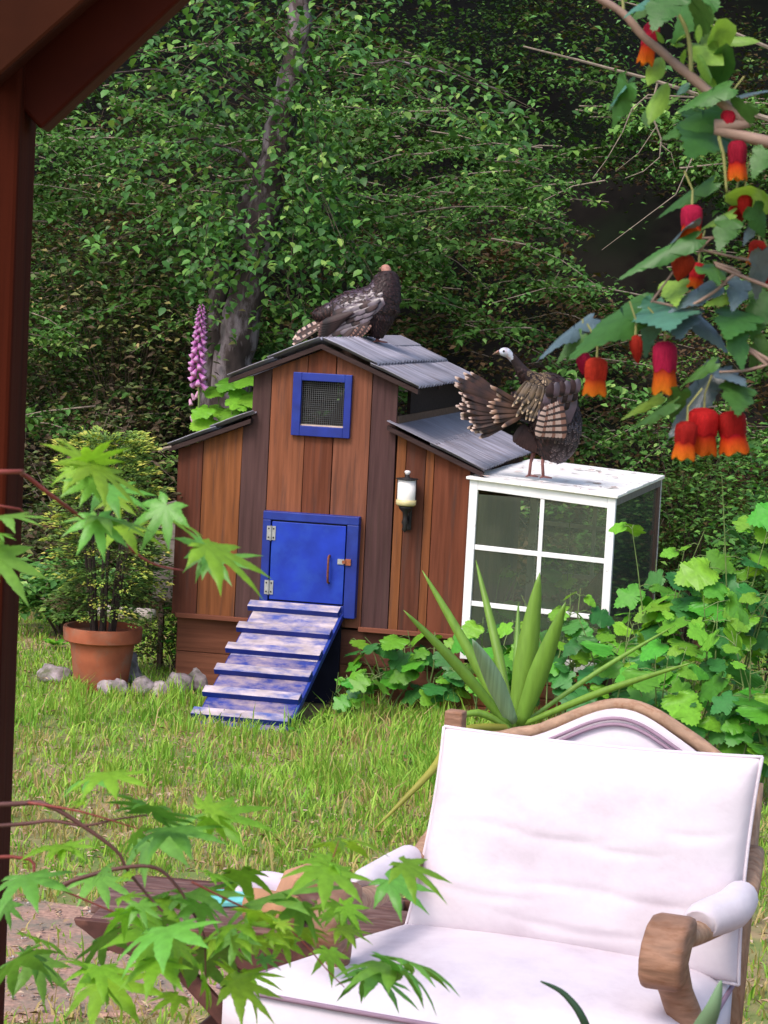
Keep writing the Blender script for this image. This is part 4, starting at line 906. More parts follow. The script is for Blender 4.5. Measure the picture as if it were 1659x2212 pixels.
bramble(1230, 1480, 11.8, 8, 40, .36, .72, 'bramble covering the lower right panes of the glazed run', .13)
bramble(1400, 1480, 11.6, 10, 54, .38, 1.08, 'tall bramble beside the right rear post of the glazed run', .135)
bramble(1570, 1500, 11.5, 11, 60, .42, 1.3, 'tallest bramble at the right edge below the red flowers', .14)
bramble(1330, 1480, 11.15, 8, 36, .3, .74, 'bramble hiding the lower right corner of the white window frame', .125)
bramble(1500, 1500, 11.0, 8, 40, .34, .9, 'bramble midway between the right corner of the run and the right edge', .125)
bramble(1420, 1560, 10.6, 8, 34, .36, .62, 'bramble just behind the curved top of the armchair', .125)
bramble(1620, 1600, 10.4, 8, 36, .34, .74, 'dark bramble at the far right above the cushion corner', .125)
bramble(1060, 1440, 13.45, 5, 10, .16, .62, 'bramble growing inside the glazed run near its left', .11)
bramble(1210, 1430, 13.35, 6, 18, .2, .98, 'bramble growing inside the glazed run behind the right panes', .12)

# big leaved plant behind the left wing
def broad_plant():
    o = Vector((-.98, 15.45, 0)); t = thing('broad_leaf_plant', 'bright large leaved climber rising behind the low left roof of the coop', 'plant', o); m = MB()
    for (x, y, tx, ty) in [(500, 820, 470, 842), (520, 838, 500, 862), (470, 838, 440, 858), (540, 860, 505, 872), (480, 880, 440, 900), (500, 885, 470, 915), (545, 880, 500, 905), (530, 850, 548, 868), (460, 905, 425, 915), (520, 900, 480, 925), (500, 860, 530, 880), (540, 812, 515, 828), (450, 880, 425, 892), (515, 915, 545, 900)]:
        b = at(x, y, 15.3 + random.uniform(-.1, .1)) - o; e = at(tx, ty, 15.15) - o; d = e - b
        put_leaf('leaf', VME[random.choice((1, 1, 4, 0))], t, b, b + d.normalized() * random.uniform(.15, .2), (random.gauss(0, .2), -.6, .9), 1.05)
        m.tube([(random.gauss(0, .05), 0, -.02), (b.x * .6, b.y, b.z * .6), b], [.01, .008, .003], 5, cap=False)
    m.build('stems', STEMG, t)
broad_plant()

# ------------------------------------------------------------------ yucca
YUC = mat('yucca_blade', (.17, .32, .04), .4, .15, 4, .1, (12, 2, 2), rnd=.12, transl=.2, spec=.45); YUCP = mat('yucca_blade_pale', (.36, .50, .30), .4, .2, 4, .1, (30, 1, 1), rnd=.1, transl=.2)
def blade(name, par, pts, W, m, off, curl=.25):
    P, _ = smooth_path([p - off for p in pts], [1] * len(pts), 5); vs, fs, t = [], [], []; n = len(P)
    for i, p in enumerate(P):
        d = (P[min(i + 1, n - 1)] - P[max(i - 1, 0)]).normalized(); view = Vector((0, -1, .25)); s = d.cross(view)
        s = s.normalized() if s.length > .05 else Vector((1, 0, 0)); nn = s.cross(d); u = i / (n - 1); w = W * (.55 + .9 * u if u < .4 else .91 * (1 - ((u - .4) / .6) ** 1.7)) * .55 + .0008
        vs += [p - s * w - nn * w * curl, p, p + s * w - nn * w * curl]; t += [u] * 3
    for i in range(n - 1): a = i * 3; fs += [(a, a + 1, a + 4, a + 3), (a + 1, a + 2, a + 5, a + 4)]
    o = MB().add(vs, fs, 0, t).build(name, m, par, True); sd = o.modifiers.new('thick', 'SOLIDIFY'); sd.thickness = .002; return o
def yucca():
    Y = 8.0; o = Vector((.475, Y, 0)); t = thing('yucca', 'spiky yucca with stiff pointed green blades standing behind the armchair', 'yucca', o)
    B = at(1113, 1572, Y); MB().tube([(0, 0, -.03), (-.01, 0, .3), (B.x - o.x, 0, B.z - .02)], [.05, .045, .035], 10).build('trunk', BARK, t, True)
    for x, y, w, dY, m, bx in [(1166, 1237, .082, 0, YUC, 0), (1222, 1300, .072, -.1, YUC, 10), (872, 1318, .040, -.15, YUC, -12), (912, 1232, .038, .1, YUC, -6), (1020, 1380, .066, -.25, YUCP, -4), (1028, 1210, .034, .25, YUC, -4), (958, 1560, .026, -.1, YUC, -8), (1460, 1350, .018, .2, YUC, 10), (1500, 1430, .026, -.3, YUC, 10), (1120, 1300, .03, .35, YUC, 0)]:
        tip = at(x, y, Y + dY); d = tip - B; b = B + Vector((bx * .0015, random.gauss(0, .012), random.gauss(0, .01)))
        mid = b.lerp(tip, .5) + Vector((0, 0, .05 if abs(d.z) < .25 else .015 * (1 if abs(d.x) > .15 else 0)))
        blade('leaf', t, [b, mid, tip], w, m, o)
    tip = at(805, 1795, 7.5); blade('leaf', t, [B, at(1000, 1580, 7.8), at(930, 1668, 7.6), tip], .034, mat('yellowing_blade', (.30, .29, .05), .5, .25, 6, .1, transl=.2), o)
yucca()

# ------------------------------------------------------------------ foxglove
def foxglove():
    Y = 12.95; base = on_z(430, 1478, 0); o = Vector((at(425, 1200, Y).x, Y + 2.3, 0)); Y = o.y
    t = thing('foxglove', 'tall foxglove spike of pink bells behind the low left roof', 'foxglove', o)
    FX = mat('pink_bell', (1, 1, 1), .5, .15, 20, 0, transl=.3, ramp=[(0, (.52, .18, .50)), (.6, (.74, .24, .68)), (1, (.86, .48, .82))]); FXP = mat('pale_pink_bell', (.72, .42, .60), .5, .15, 20, 0, transl=.3)
    S = [at(x, y, Y) - o for x, y in [(428, 940), (430, 860), (426, 780), (432, 720), (434, 680), (436, 655)]]
    MB().tube([(0, 0, -.02), (S[0].x, 0, S[0].z * .5)] + S, [.012, .011, .009, .008, .007, .006, .004, .002], 8).build('stem', STEMG, t, True)
    bell = MB().lathe([(.0035, 0), (.008, -.006), (.012, -.022), (.0135, -.036), (.0185, -.047)], 8); bell.t = [i / 4 for i in range(5) for k in range(8)]
    bme = bell.mesh('bell', FX, True); bp_ = MB().lathe([(.0035, 0), (.008, -.006), (.011, -.022), (.012, -.034), (.016, -.043)], 8).mesh('bell', FXP, True)
    n = 66
    for k in range(n):
        u = k / n; q = S[0].lerp(S[5], .30 + .70 * u) if True else 0
        i = (.28 + .72 * u) * 5; j = min(int(i), 4); q = S[j].lerp(S[j + 1], i - j); a = k * 2.4; sc = 1.25 - .95 * u ** 1.6; sc = max(.25, sc)
        M = Matrix.Translation(q + Vector((math.cos(a), math.sin(a), 0)) * .012) @ Matrix.Rotation(a, 4, 'Z') @ Matrix.Rotation(rad(-52 + 15 * u), 4, 'Y') @ Matrix.Scale(sc, 4)
        link('bell', bme, t, M)
    for x, y in [(414, 850), (412, 898), (430, 880), (424, 905), (434, 912), (432, 935), (410, 862), (428, 845)]:
        q = at(x, y, Y) - o; link('bell', bp_, t, Matrix.Translation(q) @ Matrix.Rotation(random.uniform(0, 6), 4, 'Z') @ Matrix.Rotation(rad(-30), 4, 'Y') @ Matrix.Scale(1.1, 4))
    for k in range(6):
        a = k * 1.05; b = Vector((math.cos(a) * .05, math.sin(a) * .05, .12)); put_leaf('leaf', VME[0], t, b, b + Vector((math.cos(a) * .25, math.sin(a) * .25, .05)), (0, 0, 1), .5)
foxglove()

# ------------------------------------------------------------------ potted golden conifer, stones, logs
PO = Vector((-1.575, 12.62, 0))
pot = MB().lathe([(0, .0), (.145, .0), (.150, .012), (.186, .275), (.214, .278), (.222, .285), (.228, .352), (.224, .362), (.205, .362), (.200, .33), (.0, .325)], 40).build('terracotta_pot', [TERRA], None, True)
pot.location = PO; tag(pot, 'large terracotta pot with thick rim standing left of the coop', 'plant pot'); bv = pot.modifiers.new('e', 'EDGE_SPLIT'); bv.split_angle = rad(40)
def conifer():
    t = thing('golden_conifer', 'bushy golden tipped dwarf conifer growing out of the terracotta pot', 'conifer', PO + Vector((0, 0, .325)))
    CON = mat('conifer_scales', (1, 1, 1), .6, .15, 4, 0, transl=.15, ramp=[(0, (.09, .06, .03)), (.3, (.06, .12, .03)), (.6, (.17, .30, .05)), (.85, (.38, .46, .07)), (1, (.60, .54, .12))])
    m = MB(); parts = []; tips = []
    for k in range(8):
        a = k * .785; s = Vector((math.cos(a) * .06, math.sin(a) * .06, -.02)); e = Vector((math.cos(a) * .13, math.sin(a) * .12, .55)); m.tube([s, s.lerp(e, .5) + Vector((0, 0, .02)), e, e + Vector((math.cos(a) * .06, 0, .25))], [.012, .01, .008, .004], 6)
    m.build('stems', mat('dark_stem', (.05, .035, .03), .9, .3, 20, .2), t)
    P, T, N, Ls, tt = [], [], [], [], []
    for k in range(440):
        a = random.uniform(0, 6.28); h = random.random(); z = .10 + 1.02 * h; rmax = .38 * math.sin(math.pi * (.16 + .74 * h)) ** .8; r = rmax * math.sqrt(random.uniform(.1, 1))
        b = Vector((math.cos(a) * r * .75, math.sin(a) * r * .75, z)); d = Vector((math.cos(a), math.sin(a), random.uniform(.0, .8) * (h - .15))).normalized(); L = random.uniform(.09, .18); side = d.cross(Vector((random.gauss(0, .3), random.gauss(0, .3), 1))).normalized()
        young = random.random() < (.15 + .75 * h) ; brown = random.random() < .28 * (1 - h)
        for i in range(26):
            u = random.random(); wv = (1 - u * .6) * .5 * L; sd = random.uniform(-1, 1); q = b + d * L * u + side * wv * sd + Vector((0, 0, -.25 * L * u * u + random.gauss(0, .005)))
            P.append(tuple(q)); T.append(tuple(d + side * sd * .7)); N.append((random.gauss(0, .3), random.gauss(0, .3) - .3, 1)); Ls.append(random.uniform(.022, .042)); tt.append(.05 if brown else min(1, (.35 + .6 * u + random.gauss(0, .08)) if young else (.22 + .3 * u)))
    V, F, TT = scatter(np.array(P), np.array(Ls), np.array(Ls) * .42, np.array(T), np.array(N), LEAF4, np.array(tt))
    tag(link('foliage', np_mesh('foliage', V, F, CON, TT), t), kind='stuff')
conifer()
def rock(px_, py_, w, h, label, Y=None, m=STONE, name='stone', cat='stone', group='stones edging the bed by the pot'):
    w *= 1.3; h *= 1.45; p = on_z(px_, py_, 0); b = bmesh.new(); bmesh.ops.create_icosphere(b, subdivisions=3, radius=1); sd = random.uniform(0, 50)
    for v in b.verts:
        n = mnoise.noise(v.co * 1.3 + Vector((sd, 0, 0))) * .35 + mnoise.noise(v.co * 3.5 + Vector((sd, 5, 0))) * .13; f = 1 + n
        v.co *= f; v.co.x *= w / 2; v.co.y *= w * .4; v.co.z *= h * .62
        v.co.z = max(v.co.z, -h * .3)
    me = bpy.data.meshes.new(name); b.to_mesh(me); b.free(); me.materials.append(m)
    me.polygons.foreach_set('use_smooth', [True] * len(me.polygons)); o = link(name, me); o.location = (p.x, p.y, h * .28); o.rotation_euler.z = random.uniform(-.4, .4); return tag(o, label, cat, group)
random.seed(9)
rock(212, 1485, .15, .13, 'pointed lilac grey stone against the front of the terracotta pot')
rock(272, 1478, .15, .14, 'rounded grey stone with a sloping top right of the pot base')
rock(235, 1498, .11, .06, 'small flat dark stone before the pot, under the pointed one')
rock(258, 1500, .09, .07, 'small mossy stone in the gap between the two largest stones')
rock(310, 1500, .10, .08, 'pale round stone, the middle one of the row')
rock(345, 1502, .09, .07, 'small whitish stone right of the middle of the row')
rock(388, 1498, .14, .09, 'low brownish stone next to the end of the row')
rock(422, 1490, .12, .11, 'reddish grey stone ending the row beside the ramp foot')
rock(115, 1470, .17, .07, 'flat pinkish stone half buried in the grass left of the pot')
WR = mat('white_rock', (.72, .68, .68), .8, .15, 10, .3, col2=(.4, .35, .33), s2=7, t2=.62, w2=.08)
rock(752, 1505, .10, .10, 'white stone under the bramble leaves right of the ramp, left of a pair', m=WR, group='white stones right of the ramp')
rock(800, 1508, .13, .08, 'wider white stone right of its smaller neighbour under the brambles', m=WR, group='white stones right of the ramp')
rock(845, 1455, .24, .22, 'big rounded grey boulder at the coop base below the lantern', name='boulder', cat='boulder', group=None)
def log(px0, px1, r, label, Y=None):
    a, b = on_z(*px0), on_z(*px1); a.z = b.z = r * .9; m = MB(); n = 8
    m.tube([a.lerp(b, k / n) + Vector((0, 0, random.gauss(0, r * .12))) for k in range(n + 1)], [r * random.uniform(.85, 1.1) for k in range(n + 1)], 10)
    tag(m.build('fallen_log', mat('bleached_wood', (.62, .54, .50), .8, .3, 10, .4), None, True), label, 'log')
log((112, 1322), (330, 1345), .05, 'bleached pale log lying on the ground behind the potted conifer')
stump = MB().lathe([(0, 0), (.075, 0), (.06, .05), (.052, .2), (.05, .36), (0, .37)], 14).build('tree_stump', BARK, None, True); stump.location = on_z(895, 1490); stump.location.y += .15
tag(stump, 'narrow brown stump among brambles left of the glazed run', 'stump')
for (x, y, rz, lab) in [(985, 1535, .3, 'reddish brick half hidden by leaves left of the yucca'), (1215, 1535, -.2, 'orange brick glimpsed under brambles right of the yucca')]:
    b = MB().box(-.11, .11, -.05, .05, 0, .075).build('loose_brick', TERRA, None, bevel=.005); b.location = on_z(x, y); b.rotation_euler.z = rz; tag(b, lab, 'brick', 'loose bricks in the bramble bed')

# small weeds in the lawn
random.seed(15)
def weed(px_, py_, n, L, label):
    o = on_z(px_, py_); t = thing('weed', label, 'weed', o, 0, 'broad leaved weeds in the lawn')
    for k in range(n):
        a = 6.28 * k / n + random.uniform(-.4, .4); b = Vector((math.cos(a) * .01, math.sin(a) * .01, .02 + .02 * k / n)); put_leaf('leaf', VME[random.choice((0, 1))], t, b, b + Vector((math.cos(a), math.sin(a), .5)) * L * random.uniform(.7, 1), (0, -.2, 1), .6)
for x, y, n, L, lab in [(640, 1590, 6, .05, 'small weed below the foot of the ramp'), (705, 1560, 7, .06, 'leafy weed at the lower right side of the ramp'), (890, 1650, 7, .06, 'weed nearest to the left edge of the white cushion'), (735, 1610, 6, .05, 'weed in the middle of the lawn right of the ramp'), (120, 1400, 8, .09, 'bright weed between the post and the pot'), (175, 1425, 7, .08, 'broad weed touching the left of the pot'), (860, 1590, 6, .06, 'weed below the brambles left of the yucca')]: weed(x, y, n, L, lab)
for (x, y, lab) in [(375, 1455, 'slender leafy sapling in the gap between the pot and the ramp')]:
    o = on_z(x, y) + Vector((0, .12, 0)); t = thing('sapling', lab, 'sapling', o); MB().tube([(0, 0, -.02), (.01, 0, .2), (0, 0, .42)], [.006, .005, .002], 6).build('stem', STEMG, t)
    for k in range(14):
        a = k * 2.4; b = Vector((0, 0, .08 + .026 * k)); put_leaf('leaf', VME[k % 2], t, b, b + Vector((math.cos(a), math.sin(a) - .2, .15)) * .1, (0, -.2, 1), .55)

# ------------------------------------------------------------------ porch: deck, post, braces
DZ = .57
m = MB()
for k in range(40):
    y = -1.0 + k * .148; m.box(-3.2, 3.2, y, y + .142, DZ - .03, DZ)
m.box(-3.2, 3.2, 4.87, 4.9, DZ - .25, DZ - .032).box(-3.2, -3.1, -.9, 4.86, DZ - .25, DZ - .032).box(3.1, 3.2, -.9, 4.86, DZ - .25, DZ - .032)
for x in (-3, -1, 1, 3):
    for y in (-.8, 2, 4.75): m.box(x - .06, x + .06, y - .05, y + .05, -.05, DZ - .033)
tag(m.build('porch_deck', WOODH, None, color=(.24, .13, .08)), kind='structure')
STAIN = (.060, .010, .0035)
YP = 3.0
pr = [at(82, 120, YP), at(20, 2100, YP)]; xr = (pr[0].x + pr[1].x) / 2 - .024
post = thing('porch_post', 'dark red brown timber porch post with diagonal brace at the left edge', 'post', (xr, YP, DZ))
STW = mat('red_stained_timber', (.9, .9, .9), .8, .4, 3.0, .2, (12, 12, .7), objcol=True, spec=.06); STD = mat('red_stained_brace', (.9, .9, .9), .6, .35, 2.0, .2, (3, 12, 3), objcol=True, spec=.06)
MB().box(-.14, 0, 0, .14, 0, 2.6).build('timber', STW, post, color=STAIN, bevel=.006)
def brace(p0, p1, w, y0, y1, name='brace', c=STAIN):        # p0-p1: lower right edge; w: width towards the upper left
    a, b = at(*p0, YP) - post.location, at(*p1, YP) - post.location; d = Vector((b.x - a.x, 0, b.z - a.z)).normalized(); n = Vector((-d.z, 0, d.x)); a -= d * .25 * 0; b = b + d * .6
    q = [a, b, b + n * w, a + n * w]; q[3] = q[3] - d * .0
    return MB().prism([(p.x, p.z) for p in q], y0, y1).build(name, STD, post, color=c, bevel=.005)
brace((80, 276), (376, 0), .12, .03, .1, c=(.068, .010, .004))
brace((-6, 195), (290, -66), .16, -.06, -.002, c=(.045, .011, .004))

# ------------------------------------------------------------------ armchair (local: x right, y back, z up from the deck)
AO = on_z(885, 1990, 1.02); APH = rad(20)
arm = thing('armchair', 'wide carved wooden armchair upholstered in pale lilac white fabric', 'armchair', (AO.x, AO.y, DZ), -APH)
FAB = mat('pale_lilac_fabric', (.72, .652, .69), .9, .06, 5, .28, (1, 1, 1.3), col2=(.58, .505, .545), s2=5, t2=.55, w2=.14, bscale=8, bdist=.02); OAK = mat('carved_wood', (.27, .145, .09), .6, .3, 6, .3, (3, 3, 14), col2=(.22, .10, .05), s2=8, t2=.6, w2=.1)
OAKL = mat('worn_carved_wood', (.36, .225, .145), .6, .25, 8, .3, (4, 14, 4), col2=(.26, .13, .07), s2=9, t2=.6, w2=.1)
def rounded(nx, ny, fn, name, m, par, sub=1):
    """closed pillow from a grid: fn(u, v, side) with u, v in -1..1"""
    vs, fs = [], []
    for sd in (1, -1):
        for j in range(ny + 1):
            for i in range(nx + 1): vs.append(fn(i / nx * 2 - 1, j / ny * 2 - 1, sd))
    k = (nx + 1) * (ny + 1); ix = lambda i, j, s: s * k + j * (nx + 1) + i
    for j in range(ny):
        for i in range(nx): fs += [(ix(i, j, 0), ix(i + 1, j, 0), ix(i + 1, j + 1, 0), ix(i, j + 1, 0)), (ix(i, j, 1), ix(i, j + 1, 1), ix(i + 1, j + 1, 1), ix(i + 1, j, 1))]
    for i in range(nx): fs += [(ix(i, 0, 0), ix(i, 0, 1), ix(i + 1, 0, 1), ix(i + 1, 0, 0)), (ix(i, ny, 0), ix(i + 1, ny, 0), ix(i + 1, ny, 1), ix(i, ny, 1))]
    for j in range(ny): fs += [(ix(0, j, 0), ix(0, j + 1, 0), ix(0, j + 1, 1), ix(0, j, 1)), (ix(nx, j, 0), ix(nx, j, 1), ix(nx, j + 1, 1), ix(nx, j + 1, 0))]
    return MB().add(vs, fs).build(name, m, par, True, subsurf=sub)
sz = 1.02 - DZ
# seat: a trapezoid wider to the front
def seatxy(u, v):
    y = .06 - .53 * (1 - v) / 2 - .02 * (1 - u * u) * (1 - v) / 2; f = (1 - v) / 2
    return Vector((.315 + u * (.335 + (.185 if u < 0 else .02) * f), y, 0))
def seatf(u, v, s):
    p = seatxy(u, v); e = max(0, 1 - abs(u) ** 10) * max(0, 1 - abs(v) ** 10)
    rim = (abs(u) ** 10 + abs(v) ** 10) * .006
    p.z = (sz - .034 + .040 * e ** .5 + .030 * (1 - u * u) * (1 - v * v) - .012 * (1 - v) / 2 + .004 * mnoise.noise((u * 2, v * 2, 1))) if s > 0 else sz - .038
    return p
rounded(20, 16, seatf, 'seat', FAB, arm)
def seatbox(u, v, s):
    p = seatxy(u * .985, v * .985); p.z = sz - .041 if s > 0 else sz - .165; return p
rounded(14, 10, seatbox, 'seat_border', FAB, arm, 0)
ring = [seatxy(u, -1) for u in np.linspace(-1, 1, 24)]; ring = [seatxy(-1, v) for v in np.linspace(1, -.92, 16)] + ring + [seatxy(1, v) for v in np.linspace(-.92, 1, 16)]
PIPE = mat('lilac_piping', (.30, .20, .26), .8, .1, 30, .1)
MB().tube([p + Vector((0, 0, sz - .037)) * 1.0 for p in ring], .0050, 8).build('piping', PIPE, arm, True)
def rail(u, v, s):
    p = seatxy(u * .975, v * .975); p.z = sz - .17 if s > 0 else sz - .225; return p
rounded(14, 10, rail, 'seat_rail', OAK, arm, 0)
for (u, v, sx) in ((-.93, -.92, -1), (.93, -.92, 1), (-.9, .9, -1), (.9, .9, 1)):
    p = seatxy(u, v); MB().tube([(p.x, p.y, sz - .226), (p.x + sx * .02, p.y - .02 * v * -1, sz - .30), (p.x + sx * .005, p.y, .1), (p.x + sx * .02, p.y - .01, .0)], [.035, .034, .02, .022], 10).build('leg', OAK, arm, True)
# back: upholstered panel, serpentine crest, stiles
bx0, bx1 = .03, .63
def crest(u): return .814 + .098 * math.exp(-((u - .56) / .27) ** 2) - .035 * max(0, (u - .80) / .2) ** 1.6 - .035 * max(0, (.2 - u) / .2) ** 1.6 * .2 - .015
LEAN = .16
def bk(x, z, d=0): return Vector((x, .10 + d + (z - .35) * LEAN, z))
bvs = []; n = 28
b = MB()
for d in (0, .05):
    for i in range(n + 1):
        u = i / n; x = bx0 + .02 + (bx1 - bx0 - .04) * u
        for j in range(5): z = .30 + (crest(u) - .004 - .30) * j / 4; bvs.append(bk(x, z, d - (.015 * math.sin(math.pi * u) * math.sin(math.pi * j / 4) if d == 0 else 0)))
N_ = (n + 1) * 5; fs = []
for i in range(n):
    for j in range(4): a = i * 5 + j; fs += [(a, a + 5, a + 6, a + 1), (N_ + a, N_ + a + 1, N_ + a + 6, N_ + a + 5)]
b.add(bvs, fs).build('back_panel', FAB, arm, True)
cp = [bk(bx0 + (bx1 - bx0) * u, crest(u), .02) for u in np.linspace(-.0, 1, 44)]
MB().tube(cp, [.0115 + .0015 * math.sin(u * 40) * (1 if u < .3 else 0) for u in np.linspace(0, 1, 44)], 10, flat=1.25).build('crest_rail', OAKL, arm, True)
cp2 = [bk(bx0 + .02 + (bx1 - bx0 - .04) * u, crest(u) - .022, -.012) for u in np.linspace(0, 1, 44)]
for q, nm in ((0, 'piping'), (.012, 'piping')): MB().tube([p + Vector((0, 0, -q)) for p in cp2], .004, 6).build(nm, PIPE, arm, True)
for x in (bx0 - .004, bx1 + .004): MB().tube([bk(x, .23, .02), bk(x, .5, .02), bk(x, crest(0 if x < .3 else 1) + .005, .02)], [.024, .024, .022], 8, flat=1.1).build('stile', OAKL, arm, True)
MB().box(bx0 - .035, bx0 + .004, .165, .20, .79, .852).build('corner_block', OAK, arm, bevel=.004)
# arms
def make_arm(sg, x0):
    # path of the arm from the back stile forward, ending in a rolled scroll
    zA = (1.19 if sg > 0 else 1.178) - DZ; fy = -.05 if sg < 0 else 0; fx = -.03 if sg < 0 else 0
    P, Rr = smooth_path([(x0 + .0 * sg, .14, zA + .03), (x0 + .01 * sg, .04, zA - .02), (x0 + .012 * sg, -.08, zA - .04), (x0 + (.002 if sg < 0 else -.016), -.22 + fy * .6, zA - .04), (x0 + (.01 if sg < 0 else -.045) + fx, -.34 + fy, zA - .03)], [.020, .022, .022, .024, .028], 6)
    MB().tube(P, Rr, 12, flat=.85).build('arm_rail', OAKL, arm, True)
    pad, pr_ = smooth_path([(x0 + .012 * sg, -.03, zA - .02), (x0 + .013 * sg, -.05, zA - .018), (x0 + .012 * sg, -.14, zA - .018), (x0 + (-.006 if sg < 0 else -.018) + fx * .5, -.23 + fy * .7, zA - .02), (x0 + (-.004 if sg < 0 else -.022) + fx * .5, -.25 + fy * .7, zA - .024)], ([.024, .034, .038, .035, .026] if sg > 0 else [.018, .027, .031, .029, .02]), 5)
    MB().tube(pad, pr_, 16, flat=1.0).build('arm_pad', FAB, arm, True)
    # scroll handrest: a thick curl
    sc = []
    cx, cz = -.275, zA - .075
    dx_ = .012 + fx if sg < 0 else -.05; prof = [(a_ - .115 + fy, b_) for a_, b_ in [(-.19, zA + .005), (-.235, zA + .012), (-.275, zA + .006), (-.31, zA - .018), (-.326, zA - .05), (-.322, zA - .085), (-.30, zA - .106), (-.272, zA - .105), (-.250, zA - .088), (-.245, zA - .07), (-.225, zA - .05), (-.19, zA - .045)]]
    MB().prism([(y, z) for y, z in prof], x0 + dx_ - (.038 if sg > 0 else .028), x0 + dx_ + (.038 if sg > 0 else .028), lambda a, w, z: (w, a, z)).build('hand_scroll', OAK, arm, True, bevel=.012)
    S, sr = smooth_path([(x0 + dx_, -.355 + fy, zA - .07), (x0 + dx_ + .01 * sg, -.325 + fy * .9, zA - .13), (x0 + dx_ + .03 * sg, -.31 + fy * .8, zA - .19), (x0 + dx_ + .05 * sg, -.33 + fy * .8, zA - .26), (x0 + dx_ + .06 * sg, -.35 + fy * .7, zA - .36)], [.034, .030, .032, .034, .03] if sg > 0 else [.024, .022, .022, .022, .02], 5)
    MB().tube(S, sr, 12).build('arm_support', OAK, arm, True)
make_arm(-1, .02); make_arm(1, .655)
# loose back cushion
def cush(u, v, s):
    e = (max(0, 1 - abs(u) ** 4) * max(0, 1 - abs(v) ** 4)) ** .5
    x = .338 + u * (.335 - .010 * (1 - v * v)) + (.03 if u < 0 else .0) * abs(u) * (v + 1) / 2 ; z = 1.213 - DZ + v * (.2 + .008 * u * u - .004 + .006 * u)
    y = -.015 + (z - sz) * .22; cr = sum(d * math.exp(-((v - v0 - k * (u - u0) ** 2) / .035) ** 2) * math.exp(-((u - u0) / sp) ** 2) for u0, v0, k, d, sp in ((-.1, .12, .5, .006, .28), (.32, .08, .4, .006, .25), (.0, -.30, -.3, .005, .4), (.55, -.35, .5, .006, .3), (-.5, -.5, .4, .005, .35), (.1, -.72, .3, .006, .5), (-.55, .2, -.6, .004, .25), (.7, .3, .8, .006, .2))); w = .018 - cr * (1 if s > 0 else 0) + .072 * e + .004 * mnoise.noise((u * 3, v * 3, 2)) * e + .006 * mnoise.noise((u * 2.2, v * 3.2, 7)) * e + .02 * e * (1 - u * u) * max(0, .3 - v * v * .3)
    return Vector((x, y - w * (1 if s > 0 else -.55), z))
cu = rounded(64, 46, cush, 'cushion', FAB, None)
cu.matrix_world = Matrix.Translation((AO.x, AO.y, DZ)) @ Matrix.Rotation(-APH, 4, 'Z'); tag(cu, 'large pale lilac white back cushion leaning on the armchair back', 'cushion')
edge = [Vector(cush(u, 1, 1)) for u in np.linspace(-1, 1, 30)] + [Vector(cush(1, v, 1)) for v in np.linspace(1, -1, 20)] + [Vector(cush(u, -1, 1)) for u in np.linspace(1, -1, 30)] + [Vector(cush(-1, v, 1)) for v in np.linspace(-1, 1, 20)]
MB().tube(edge, .0036, 8).build('piping', FAB, cu, True)

# ------------------------------------------------------------------ folding tray table
TO = on_z(545, 1960, .98); TZ = .98 - DZ
tab = thing('tray_table', 'dark wooden folding table with scalloped edge in front of the maple leaves', 'table', (TO.x, TO.y, DZ), rad(-8))
DW = mat('dark_table_wood', (.085, .035, .028), .55, .35, 6, .2, (3, 14, 3), col2=(.16, .07, .05), s2=5, t2=.6, w2=.1); DWT = mat('worn_table_top', (.12, .06, .05), .6, .35, 6, .2, (3, 16, 3), col2=(.22, .14, .12), s2=5, t2=.58, w2=.1)
for k in range(4):
    y0 = -.17 + k * .085; e = (.30, .325, .325, .30)[k]; MB().box(-e, e, y0, y0 + .081, TZ - .02, TZ).build('top_board', DWT, tab, bevel=.004)
def scal(L, z0, z1, n=6):
    pts = [(-L / 2, z1), (L / 2, z1)]
    for i in range(n * 6, -1, -1):
        u = i / (n * 6); x = -L / 2 + L * u; tap = min(1, min(u, 1 - u) / .16); pts.append((x * .985, z1 - .012 - (z1 - z0 - .012) * tap * (.72 + .28 * abs(math.sin(u * n * math.pi)))))
    return pts
MB().prism(scal(.66, TZ - .085, TZ - .003), -.192, -.1715).build('apron', DW, tab, bevel=.002)
MB().prism(scal(.66, TZ - .085, TZ - .003), .1715, .192).build('apron', DW, tab, bevel=.002)
for sg in (-1, 1): MB().prism([(-.168, TZ - .07), (.168, TZ - .07), (.168, TZ - .021), (-.168, TZ - .021)], sg * .27 - .01, sg * .27 + .01, lambda a, w, z: (w, a, z)).build('apron', DW, tab)
for yy in (-.14, .14):
    for sg in (-1, 1):
        a, c = Vector((sg * .19, yy + sg * .012, TZ - .022)), Vector((-sg * .21, yy + sg * .012, .0)); d = (c - a).normalized(); n_ = Vector((-d.z, 0, d.x)) * .018
        MB().prism([(p.x, p.z) for p in (a - n_, a + n_, c + n_, c - n_)], yy + sg * .0105 - .009, yy + sg * .0105 + .009).build('leg', DW, tab, bevel=.003)
def on_table(px_, py_): return on_z(px_, py_, .98)
p = on_table(585, 2000)
lg = thing('log_round', 'short cut log with pale orange sawn end lying on the table', 'log', p + Vector((0, 0, .0)), rad(-25))
MB().tube([(-.05, 0, .036), (-.02, 0, .037), (.02, 0, .036), (.052, 0, .036)], [.035, .036, .035, .034], 16).build('bark', mat('pale_bark', (.36, .19, .10), .85, .35, 12, .5), lg, True)
MB().tube([(.0525, 0, .036), (.055, 0, .036)], [.033, .032], 16).build('cut_end', mat('sawn_end', (.50, .27, .13), .8, .2, 20, .2), lg)
MB().tube([(.02, .075, .034), (.10, .085, .034)], [.033, .033], 14).build('dark_piece', DW, lg, True)
